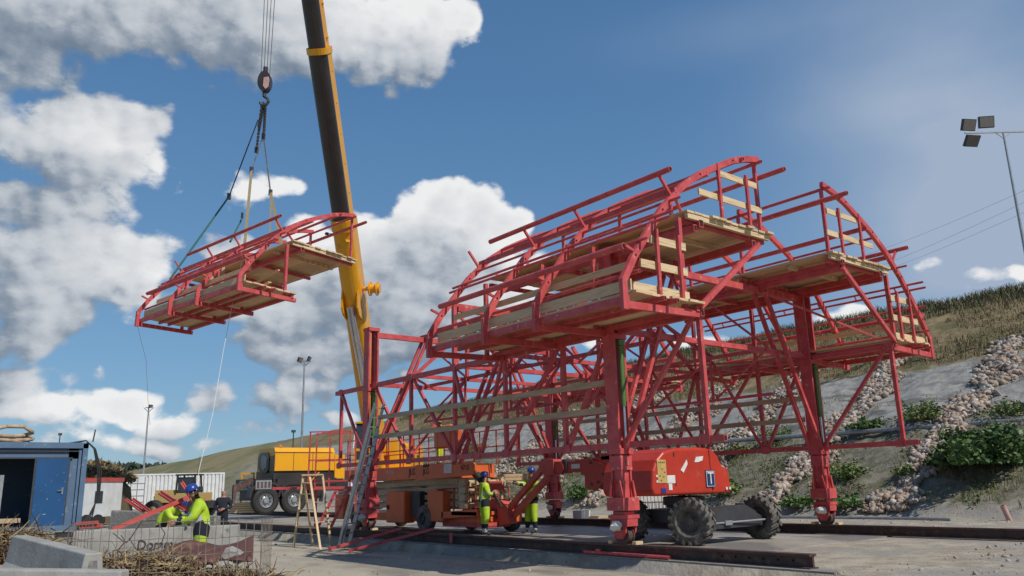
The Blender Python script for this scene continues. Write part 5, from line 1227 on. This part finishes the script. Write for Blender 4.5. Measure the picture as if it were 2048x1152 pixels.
for i in range(n_):
    a_ = i * .42; r_ = .55 + .10 * math.sin(i * .7); pts.append(Vector((-8.9 + r_ * math.cos(a_) * 1.35, 16.8 + r_ * .6 * math.sin(a_), zt + .06 + i * .0035 + .03 * math.sin(i * 1.3))))
pts += [Vector((-8.1, 16.5, zt + .35)), Vector((-8.35, 16.45, zt + .52)), Vector((-8.8, 16.45, zt + .52)), Vector((-9.3, 16.5, zt + .38))]
hs_.path([p_ - Vector((-8.9, 16.8, zt)) for p_ in pts], .055, 8); o = hs_.build('coiled_hose', 'woodgrey', loc=(-8.9, 16.8, zt), smooth=True); tag(o, 'thick grey-brown hose coiled on the roof of the blue cabin', 'hose')
cb_ = MB()
for k_ in range(3):
    P0 = [Vector((-7.0 - .1 * k_, 15.95, zt + .02)), Vector((-6.75, 15.9, zt + .10)), Vector((-6.52 + .02 * k_, 15.85, zt - .15)), Vector((-6.36 + .05 * k_, 15.8, 1.9)), Vector((-6.32 + .03 * k_, 15.8, 1.2)), Vector((-6.40 - .05 * k_, 15.8, .6)), Vector((-6.7 - .1 * k_, 15.7, .15))]
    cb_.path([p_ - Vector((-6.7, 15.9, zt)) for p_ in P0], .02, 6)
cb_.tube((.12, -.1, .05), (.16, -.1, .42), .02, 6); o = cb_.build('cables', 'black', loc=(-6.7, 15.9, zt)); tag(o, 'black cables hanging down the right corner of the blue cabin', 'cable')

# ---------------------------------------------------------------- shipping container
a = at(218, 1019, 59); b = at(446, 1012, 61.5); a.z = b.z = .12; d = (b - a); Lc = d.length; ang = math.atan2(d.y, d.x)
ct = thing('shipping_container', 'white corrugated shipping container standing across the yard behind the men', 'container', tuple(a), ang)
mb = MB(); mb.box((Lc / 2, 1.25, 1.27), (Lc - .05, 2.4, 2.48)); mb.box((Lc / 2, .03, 2.47), (Lc, .12, .12)); mb.box((Lc / 2, .03, .08), (Lc, .12, .16))
for x in (.06, Lc - .06): mb.box((x, .03, 1.27), (.14, .14, 2.54))
mb.build('frame', 'white', ct)
mb = MB(); n_ = int((Lc - 2.6) / .28)
for i in range(n_): mb.prism([(2.5 + i * .28, -.0), (2.56 + i * .28, .06), (2.64 + i * .28, .06), (2.70 + i * .28, 0)][::1], 'XY', .18, 2.4)
for i in range(n_): mb.box((2.6 + i * .28, -.015, 1.28), (.13, .05, 2.22))
mb.build('corrugated_side', 'white', ct)
mb = MB(); mb.box((1.3, .0, 1.27), (2.2, .05, 2.2)); dd = mb.build('side_door', 'white', ct)
mb = MB()
for x in (.9, 1.35, 1.8, 2.3): mb.box((x, -.04, 1.27), (.05, .04, 2.1))
for z in (.5, .95, 1.4, 1.85): mb.box((1.6, -.04, z), (1.4, .03, .04))
mb.build('door_bar', 'steel', dd)
mb = MB(); mb.box((-.5, .25, 1.2), (.9, .06, 2.3), rz=.25); mb.build('open_door', 'steel', ct)
for x in (.5, Lc - .5):
    mb = MB(); mb.box((x, .6, -.3), (.4, .9, .62)); mb.build('support_block', 'concdark', ct)

# ---------------------------------------------------------------- trailer with red roof edge, earth heap
a = at(150, 1015, 41); tr = thing('site_trailer', 'white site trailer with a red roof edge between the blue cabin and the container', 'trailer', (a.x + .3, a.y - .2, .0), math.atan2(-.62, .78))
mb = MB(); mb.box((.55, .9, 1.0), (1.15, 1.8, 1.75)); mb.build('body', 'white', tr)
mb = MB(); mb.box((.55, .9, 1.97), (1.25, 1.9, .2)); mb.build('roof', 'faded', tr)
mb = MB(); mb.box((.8, -.01, 1.1), (.4, .02, .6)); mb.build('window', 'glass', tr)
for x in (.25, .85):
    mb = MB(); mb.tube((x, -.02, -.05), (x, .2, -.05), .3, 14); mb.build('wheel', 'black', tr)
a = at(195, 950, 48); bm_ = MB(); P_ = IV * np.array([2.2, 1.6, 1.4]); 
n = 2600; th2 = rng.random(n) * 6.283; r2 = rng.random(n) ** .5; P = np.stack([r2 * np.cos(th2) * 2.1, r2 * np.sin(th2) * 1.5, (1 - r2) * 1.1 + rng.random(n) * .2], 1); a_1 = rng.normal(0, .16, (n, 3)); b_1 = rng.normal(0, .10, (n, 3))
o = np_mesh('earth_heap', np.stack([P - a_1, P + b_1, P + a_1, P - b_1], 1).reshape(-1, 3), (np.arange(n) * 4)[:, None] + np.array([0, 1, 2, 3]), ['reed', 'brown'], rng.integers(0, 2, n)); o.location = (a.x, a.y, a.z - .4); tag(o, 'brown heap of earth and roots behind the white trailer', 'earth heap')
mb = MB(); mb.lathe([(.01, .75), (.7, .5), (1.4, .1), (1.9, -.4), (2.2, -2.4)], (0, 0, 0), 'Z', 16); o2 = mb.build('heap_core', 'brown', o)

# ---------------------------------------------------------------- telehandler
a = at(352, 1030, 36); th_ = thing('telehandler', 'dark yellow telehandler with a black cab frame parked in front of the white container', 'telehandler', (a.x, a.y, .05), math.atan2(-.62, .78))
mb = MB(); mb.box((0, .9, 1.15), (2.6, 1.6, .5)); mb.box((-.7, .9, 1.45), (1.2, 1.4, .25)); mb.build('body', 'stickery', th_)
mb = MB(); mb.box((.2, .9, .75), (2.8, 1.2, .4)); mb.bar((-1.4, .4, 1.1), (1.2, .4, 1.6), .25, .3); mb.build('chassis', 'darkgrey', th_)
mb = MB()
for x, y in ((-.15, .1), (.95, .1), (-.15, 1.0), (.95, 1.0)): mb.bar((x, y, 1.35), (x * .85 + .05, y, 2.35), .08)
mb.box((.4, .55, 2.38), (1.15, 1.1, .08)); cq = mb.build('cab_frame', 'blackpaint', th_)
mb = MB(); mb.box((.4, .12, 1.85), (.9, .02, .8)); mb.build('cab_window', 'glass', cq)
for x in (-1.25, 1.0):
    for y in (0, 1.7):
        mb = MB(); mb.lathe([(.22, -.16), (.42, -.17), (.54, -.1), (.55, .1), (.42, .17), (.22, .16)], (x, y, .52), 'Y', 22); tq = mb.build('tyre', 'black', th_)
        mb = MB(); mb.tube((x, y - .15, .52), (x, y + .15, .52), .24, 14); mb.build('rim', 'stickery', tq)
mb = MB(); mb.tube((.9, .3, 2.4), (1.0, .3, 3.4), .012, 5); mb.build('aerial', 'cable', th_)
th_.scale = (.82, .82, .82)

# ---------------------------------------------------------------- concrete barriers
def barrier(p0, p1, h, wb, wt, label, m='concrete', zb=GN, cavity=False, txt=None, roll=0):
    p0 = Vector(p0); p1 = Vector(p1); d = p1 - p0; Lb = d.length; q = thing('concrete_barrier', label, 'barrier', (p0.x, p0.y, p0.z - h), math.atan2(d.y, d.x), 'precast concrete barriers')
    q.rotation_euler = (roll, -math.asin(d.z / Lb), math.atan2(d.y, d.x))
    mb = MB(); pr = [(-wb / 2, 0), (wb / 2, 0), (wb / 2, h * .16), (wt * .72, h * .40), (wt / 2, h), (-wt / 2, h), (-wt * .72, h * .40), (-wb / 2, h * .16)]
    n_ = 8
    for i in range(1): mb.prism(pr, 'YZ', 0, Lb)
    o = mb.build('body', m, q); bv = o.modifiers.new('b', 'BEVEL'); bv.width = .018; bv.segments = 2
    if cavity:
        mb = MB(); mb.prism([(-wb * .22, h * .12), (wb * .22, h * .12), (wt * .22, h * .85), (-wt * .22, h * .85)], 'YZ', Lb - .01, Lb + .004); mb.build('end_recess_shade', 'concdark', q)  # flat plate in darker concrete; colour stands in for the hollow's shade
    if txt: text(q, 'lettering', txt, (Lb * .50, -wt * .64 - .012, h * .66), (R(80), 0, 0), h * .26, 'darkgrey', .006)
    return q
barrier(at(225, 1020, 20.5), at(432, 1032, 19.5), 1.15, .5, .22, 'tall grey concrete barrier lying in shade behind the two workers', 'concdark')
p = at(150, 1062, 16.2); q_ = at(480, 1049, 17.0); barrier(p, q_, .95, .6, .24, 'long pale concrete barrier with stencilled lettering behind the wire mesh', 'concrete', txt='Domex')
barrier(at(-70, 1136, 9.3), at(246, 1140, 9.3), .75, .6, .22, 'pale concrete barrier along the bottom left edge, lowest one', 'concrete')
barrier(at(38, 1070, 12.2), at(186, 1106, 10.4), .62, .50, .22, 'tilted grey concrete barrier with a hollow end, in the bottom left corner', 'concrete', cavity=True)
p = at(455, 1062, 18.5); barrier(p, at(590, 1064, 20.), .35, .4, .3, 'low concrete block right of the pale barrier', 'concdark') if False else None

# loose red steel sections piled on the barriers
def loose(px0, py0, d0, px1, py1, d1, w_, lb, m='faded'):
    a = at(px0, py0, d0); b = at(px1, py1, d1); mb = MB(); mb.bar((0, 0, 0), b - a, w_, w_ * .3); mb.bar(Vector((0, 0, w_ * .3)), b - a + Vector((0, 0, w_ * .3)), w_ * .25, w_ * .5); o = mb.build('steel_section', m, loc=tuple(a)); tag(o, lb, 'steel section', 'loose red steel sections on the barriers'); return o
loose(225, 1062, 16.4, 375, 998, 17.2, .13, 'longest red steel section sloping up from the barrier to the worker')
loose(322, 987, 18, 372, 1020, 16.8, .12, 'red section crossing the long one in front of the crouching worker')
loose(252, 1000, 19, 286, 1024, 18.5, .09, 'short red section standing behind the grey barrier, left one')
loose(266, 999, 19, 300, 1024, 18.3, .09, 'short red section standing behind the grey barrier, right one')
loose(364, 966, 17.2, 392, 1010, 16.6, .09, 'red section held up against the helmeted worker')
loose(380, 985, 17, 396, 1008, 16.4, .05, 'small orange-red rod in the worker hands', 'orange')
for i, (a_, b_) in enumerate((((150, 1050), (196, 1046)), ((160, 1056), (205, 1053)))):
    loose(a_[0], a_[1], 18, b_[0], b_[1], 18, .1, ('upper', 'lower')[i] + ' of two short red sections lying beside the blue cabin')

# ---------------------------------------------------------------- wire mesh cage with debris
M['wire'] = mat('galvanised_wire', (.30, .27, .24), (.2, .14, .1), 6, .5, metal=.3)
a = at(138, 1050, 12.2); b = at(526, 1036, 12.6); d = b - a; Lm = d.length; ang = math.atan2(d.y, d.x)
cg = thing('wire_mesh', 'upright welded wire mesh panel fencing in dry reeds in the left foreground', 'wire mesh', (a.x, a.y, GN), ang)
H_ = a.z - GN
mb = MB(); n_ = 24
for i in range(n_ + 1): x = Lm * i / n_; mb.tube((x, random.uniform(-.01, .01), -.02), (x + random.uniform(-.02, .02), random.uniform(-.02, .02), H_ + (.03 if i % 2 else 0)), .0055, 5)
for k_ in range(6):
    z = H_ * (1 - k_ * .19) - .01; mb.path([Vector((Lm * j / 8, .012 * math.sin(j), z + .015 * math.sin(j * 1.7 + k_))) for j in range(9)], .0055, 5)
for i in range(8): x = i * .14; mb.tube((.0, x, 0), (0, x, H_), .005, 5)
for k_ in range(5): mb.tube((0, 0, H_ * (1 - k_ * .2)), (0, 1.1, H_ * (1 - k_ * .2)), .005, 5)
for i in range(8): x = i * .14; mb.tube((Lm, x, 0), (Lm, x, H_), .005, 5)
for k_ in range(5): mb.tube((Lm, 0, H_ * (1 - k_ * .2)), (Lm, 1.1, H_ * (1 - k_ * .2)), .005, 5)
mb.build('wire_grid', 'wire', cg)
def wires(pts, dep, lb, r=.008):
    P_ = [at(x, y, dep) for x, y in pts]; o0 = P_[0]; mb = MB(); mb.path([q - o0 for q in P_], r, 6); o = mb.build('bent_bar', 'rust', loc=tuple(o0)); tag(o, lb, 'steel bar')
wires([(242, 1070), (252, 1086), (260, 1078), (284, 1042), (312, 1041), (330, 1066), (320, 1095), (300, 1101), (272, 1098), (258, 1076)], 12.9, 'rusty bar bent into a hexagon behind the wire mesh')
wires([(226, 1066), (249, 1085), (236, 1100)], 12.8, 'short bent rusty bar left of the hexagonal one')
# rusty sheet
n1_, n2_ = 26, 10; Vv = []
for i in range(n1_):
    for j in range(n2_):
        u = i / (n1_ - 1); v = j / (n2_ - 1); top = at(212 + 295 * u, 1128 - 52 * u ** .7 + 6 * math.sin(u * 9), 14.2); bot = at(215 + 290 * u, 1152 - 30 * u, 13.2); p_ = top.lerp(bot, v); p_.z += .04 * math.sin(v * 9 + u * 14) + .02 * random.random(); Vv.append(p_)
o0 = Vv[0].copy(); Vv = np.array([list(q - o0) for q in Vv]); ii, jj = np.meshgrid(np.arange(n1_ - 1), np.arange(n2_ - 1), indexing='ij'); a_ = (ii * n2_ + jj).ravel()
M['rustsheet'] = mat('rust_brown_sheet', (.13, .055, .045), (.08, .035, .03), 3, .7, bump=.3, c3=(.2, .1, .07), s3=4)
o = np_mesh('rusty_sheet', Vv, np.stack([a_, a_ + n2_, a_ + n2_ + 1, a_ + 1], 1), ['rustsheet'], smooth=True); o.location = o0; so_ = o.modifiers.new('s', 'SOLIDIFY'); so_.thickness = .015; tag(o, 'crumpled rust brown sheet lying on the dry reeds behind the mesh', 'metal sheet')
def reedpile(pts, label, n=2600, ln=.35, hgt=.35, rad=.6):
    P = []
    for i in range(n):
        q = pts[rng.integers(0, len(pts))]; P.append([q.x + rng.normal(0, rad), q.y + rng.normal(0, rad), q.z + rng.random() * hgt])
    P = np.array(P); d = rng.normal(0, 1, (n, 3)); d[:, 2] *= .45; d /= np.linalg.norm(d, axis=1)[:, None]; s = np.cross(d, rng.normal(0, 1, (n, 3))); s /= np.linalg.norm(s, axis=1)[:, None]
    l = (ln * (.3 + rng.random(n)))[:, None]; w_ = .011
    m_ = P + d * l * .5 + rng.normal(0, .04, (n, 3)); e = P + d * l
    V = np.stack([P - s * w_, P + s * w_, m_ + s * w_, m_ - s * w_, e + s * w_ * .3, e - s * w_ * .3], 1).reshape(-1, 3); k = (np.arange(n) * 6)[:, None]
    F = np.concatenate([k + np.array([0, 1, 2, 3]), k + np.array([3, 2, 4, 5])], 0); o = np_mesh('dry_reeds', V, F, ['reed', 'straw', 'rust'], np.tile(rng.integers(0, 3, n) * (rng.random(n) < .6), 2)); tag(o, label, 'dry reeds', kind='stuff')
zz = lambda q, z: Vector((q.x, q.y, z))
reedpile([zz(at(x, 1120, 13.2), GN + .1) for x in (215, 255, 290, 330)], 'dry yellow reeds heaped behind the left half of the wire mesh', 5200, .35, .55, .3)
reedpile([zz(at(x, 1130, 13.0), GN) for x in (370, 410, 450, 490)], 'dry yellow reeds heaped behind the right half of the wire mesh', 5200, .35, .38, .28)
reedpile([zz(at(x, 1090, 14.5), GN + .3) for x in (-20, 10)], 'brown roots and reeds beside the blue cabin at the left edge', 2600, .4, .8, .35)
for i, (a_, b_, c_) in enumerate(((345, 1128, 'left'), (300, 1140, 'middle'), (470, 1110, 'right'))):
    q = at(a_, b_, 13.6); mb = MB(); mb.box((0, 0, 0), (.5, .3, .16), rot=Matrix.Rotation(.5 * i, 3, 'Z') @ Matrix.Rotation(.4, 3, 'X')); o = mb.build('rubble_block', ['concrete', 'black', 'concrete'][i], loc=tuple(q)); tag(o, ('pale broken block', 'black plastic scrap', 'white slab fragment')[i] + ' in the reeds behind the mesh, ' + c_ + ' one', 'rubble')
q = at(5, 1092, 14); 
for i in range(4):
    mb = MB(); mb.bar((-.5, 0, 0), (.5, .1 * i, .05), .16, .08); o = mb.build('timber_offcut', 'woodgrey', loc=(q.x - .2, q.y - .1 * i, GN + .5 - i * .1)); tag(o, ('topmost', 'second', 'third', 'lowest')[i] + ' old timber offcut piled at the left edge under the cabin', 'timber')

# ---------------------------------------------------------------- ladders
ld = thing('ladder', 'grey aluminium ladder leaning against the near left leg of the carriage', 'ladder', (-.75, 10.6, GN + .03))
a = Vector((0, 0, 0)); b = Vector((.50, -1.15, 4.1)); wv_ = Vector((.92, .38, 0)).normalized() * .21; dn = (b - a)
for s_ in (-1, 1):
    mb = MB(); mb.bar(a + wv_ * s_, b + wv_ * s_, .03, .085, up=tuple(dn.cross(wv_))); mb.bar(a + wv_ * s_ * .84 + Vector((.05, -.06, .06)), a + dn * .8 + wv_ * s_ * .84 + Vector((.05, -.06, .06)), .025, .075, up=tuple(dn.cross(wv_))); mb.build('stile', 'alu', ld)
for i in range(15):
    mb = MB(); c = a + dn * ((i + .5) / 15); mb.bar(c - wv_, c + wv_, .035); mb.build('rung', 'alu', ld)
sd_ = thing('step_ladder', 'tall wooden step ladder standing open in front of the rail', 'step ladder', (-1.05, 12.0, GN + .03))
def sp(px, py, z): q = ray_on(px, py, 2, z); return q - Vector((-1.05, 12.0, GN + .03))
g_ = GN + .03; tz = 1.62
L1, L2, L3, L4 = sp(587, 1095, g_), sp(641, 1100, g_), sp(662, 1092, g_), sp(625, 1090, g_)
tp1, tp2 = Vector((-.33, .10, tz - g_)), Vector((.12, -.25, tz - g_))
for nm, a_, b_ in (('leg', L1, tp1), ('leg', L2, tp1 + Vector((.16, -.12, 0))), ('leg', L3, tp2 + Vector((.05, .05, 0))), ('leg', L4, tp1 + Vector((.05, .06, 0)))):
    mb = MB(); mb.bar(a_, b_, .06, .045); mb.build(nm, 'wood', sd_)
mb = MB(); mb.bar(tp1 + Vector((-.02, .02, .02)), tp2 + Vector((.05, 0, .02)), .16, .04); mb.build('top_step', 'wood', sd_)
for t_ in (.28, .52, .74, .9):
    mb = MB(); mb.bar(L1.lerp(tp1, t_), L2.lerp(tp1 + Vector((.16, -.12, 0)), t_), .07, .03); mb.build('step', 'wood', sd_)
mb = MB(); mb.bar(L3.lerp(tp2, .35), L2.lerp(tp1, .35), .06, .025); mb.build('brace', 'wood', sd_)
mb = MB(); mb.bar(L3.lerp(tp2, .62), L4.lerp(tp1, .62), .06, .025); mb.build('brace', 'wood', sd_)

# ---------------------------------------------------------------- loose steel on the rail
def channel(a, b, lb):
    a = Vector(a); b = Vector(b); mb = MB(); d = b - a; mb.bar((0, 0, 0), d, .14, .02); s_ = d.normalized().cross(Vector((0, 0, 1))).normalized()
    for k_ in (-1, 1): mb.bar(s_ * k_ * .063 + Vector((0, 0, .035)), d + s_ * k_ * .063 + Vector((0, 0, .035)), .014, .06)
    o = mb.build('steel_channel', 'red', loc=tuple(a)); tag(o, lb, 'steel channel', 'red steel channels leaning on the rail')
channel((-1.6, 9.80, GN + .05), (.12, 8.75, .05), 'red steel channel leaning on the near rail, the left one beside the ladder foot')
channel((-1.49, 8.78, GN + .05), (.12, 7.1, .07), 'red steel channel leaning on the near rail, the longer right one')
mb = MB(); mb.tube((0, 0, 0), (0, 2.25, 0), .038, 14, cap=1); mb.box((0, 1.85, .05), (.04, .12, .06)); o = mb.build('steel_tube', ['red', 'hole_shade'], loc=(-.19, -1.27, GS + .042)); tag(o, 'red steel tube lying along the slab edge below the near right leg', 'steel tube')
mb = MB(); mb.prism([(-.06, .05), (.06, .05), (.05, -.17), (0, -.22), (-.05, -.17)], 'YZ', -.01, .01); q = ray_on(902, 1070, 0, -.12); o = mb.build('clamp_plate', 'faded', loc=tuple(q)); tag(o, 'small red clamp plate hanging on the near rail', 'clamp')

# ---------------------------------------------------------------- red stair tower behind the left leg
q = at(662, 1050, 27.5); stt = thing('stair_tower', 'red steel access stair tower with railings left of the aluminium ladder', 'stair tower', (q.x, q.y, GS), math.atan2(-.62, .78))
zf = 1.45; zr = at(662, 862, 27.5).z - GS
for x in (-.72, .0, .72):
    for y in (-.5, .5):
        if x == 0 and y > 0: continue
        mb = MB(); mb.bar((x * (1.0), y, zf), (x * .95, y, zr), .045); mb.build('railing_post', 'red', stt)
for z in (zr, (zf + zr) / 2, zf + .25):
    for y in (-.5, .5):
        mb = MB(); mb.bar((-.72, y, z), (.72, y, z), .045); mb.build('railing', 'red', stt)
mb = MB(); mb.box((0, 0, zf), (1.6, 1.1, .06)); mb.build('landing', 'red', stt)
mb = MB(); mb.bar((-1.9, -.5, zf + .05), (1.5, -.5, zf - .0), .09, .09); mb.build('landing_beam', 'red', stt)
for s_ in (-.22, .22):
    mb = MB(); mb.bar((-.2 + s_, -.5, 0), (.5 + s_, -.5, zf), .06, .09); mb.build('stringer', 'red', stt)
for i in range(6):
    mb = MB(); z = zf * (i + .5) / 6; mb.bar((-.2 + .7 * z / zf - .22, -.5, z), (-.2 + .7 * z / zf + .22, -.5, z), .12, .03); mb.build('tread', 'red', stt)
for x in (-.65, .75):
    mb = MB(); mb.bar((x, .45, 0), (x, .45, zf), .07); mb.build('leg', 'red', stt)

# ---------------------------------------------------------------- stacks and odds beyond the rails
def bundle(px, py, dep, lb, n=4, m='wood', L=2.6, w_=.22, rz=None, rows=3, z0=None):
    q = at(px, py, dep); z0 = q.z if z0 is None else z0
    t = thing('timber_stack', lb, 'timber stack', (q.x, q.y, z0), math.atan2(-.62, .78) if rz is None else rz)
    for r_ in range(rows):
        for i in range(n):
            mb = MB(); mb.box((random.uniform(-.1, .1), i * (w_ + .02), r_ * .11 + .05), (L, w_, .09)); mb.build('board', m, t)
bundle(478, 1026, 42, 'stack of pale timber boards beyond the front of the crane', 5, 'wood', 1.9, .2, rows=5)
bundle(985, 962, 26, 'bundle of pale long planks lying behind the boom lift basket', 3, 'wood', 2.4, .2, rows=2) 
bundle(1195, 1022, 29, 'few pale boards on the ground behind the boom lift arm', 2, 'wood', 1.5, .18, rows=2, z0=-.2)
q = at(1163, 1022, 29); mb = MB(); mb.box((0, 0, .22), (.45, .45, .42)); o = mb.build('foam_block', 'signwhite', loc=(q.x, q.y, -.22)); tag(o, 'white block on the ground beside the pale boards behind the far left leg', 'block')
q = at(1310, 1015, 29); mg = thing('mesh_gate', 'dark bar mesh panel with a white sheet behind it, under the boom lift hood', 'mesh panel', (q.x, q.y, -.25), math.atan2(-.62, .78))
for i in range(11):
    mb = MB(); mb.tube((-.65 + i * .13, 0, 0), (-.65 + i * .13, 0, 1.15), .012, 5); mb.build('bar', 'rust', mg)
mb = MB(); mb.box((.1, .3, .6), (1.5, .04, .9)); mb.build('white_sheet', 'signwhite', mg)
for z in (.1, 1.1):
    mb = MB(); mb.tube((-.65, 0, z), (.65, 0, z), .014, 5); mb.build('rail', 'rust', mg)
q = at(492, 1010, 44); yr_ = thing('timber_rack', 'yellow painted rack frame behind the crane hook bracket', 'rack', (q.x, q.y, 0.0), math.atan2(-.62, .78))
for x in (-.3, .35):
    mb = MB(); mb.box((x, 0, 1.1), (.08, .08, 2.2)); mb.build('post', 'yellow', yr_)
mb = MB(); mb.box((0, 0, 2.15), (.75, .06, .08)); mb.build('crossbar', 'yellow', yr_)
q = at(2020, 1030, 24); mb = MB(); mb.tube((0, 0, -.1), (-.16, .1, .45), .08, 14, cap=1); o = mb.build('drain_pipe', ['rose', 'hole_shade'], loc=(q.x, q.y, float(height(q.x, q.y)))); tag(o, 'short pinkish pipe stub sticking out of the slope foot at right', 'pipe')
mb = MB(); P0 = [Vector((14.4 - .03 * i + .15 * math.sin(i * .6), i * 1.1, .0)) for i in range(12)]; P0 = [Vector((p_.x, p_.y, float(height(p_.x, p_.y)) + .05)) for p_ in P0]; o0 = P0[0]
mb.path([p_ - o0 for p_ in P0], .045, 8); o = mb.build('ground_hose', 'steel', loc=tuple(o0)); tag(o, 'grey hose lying along the foot of the embankment beyond the far rail', 'hose')
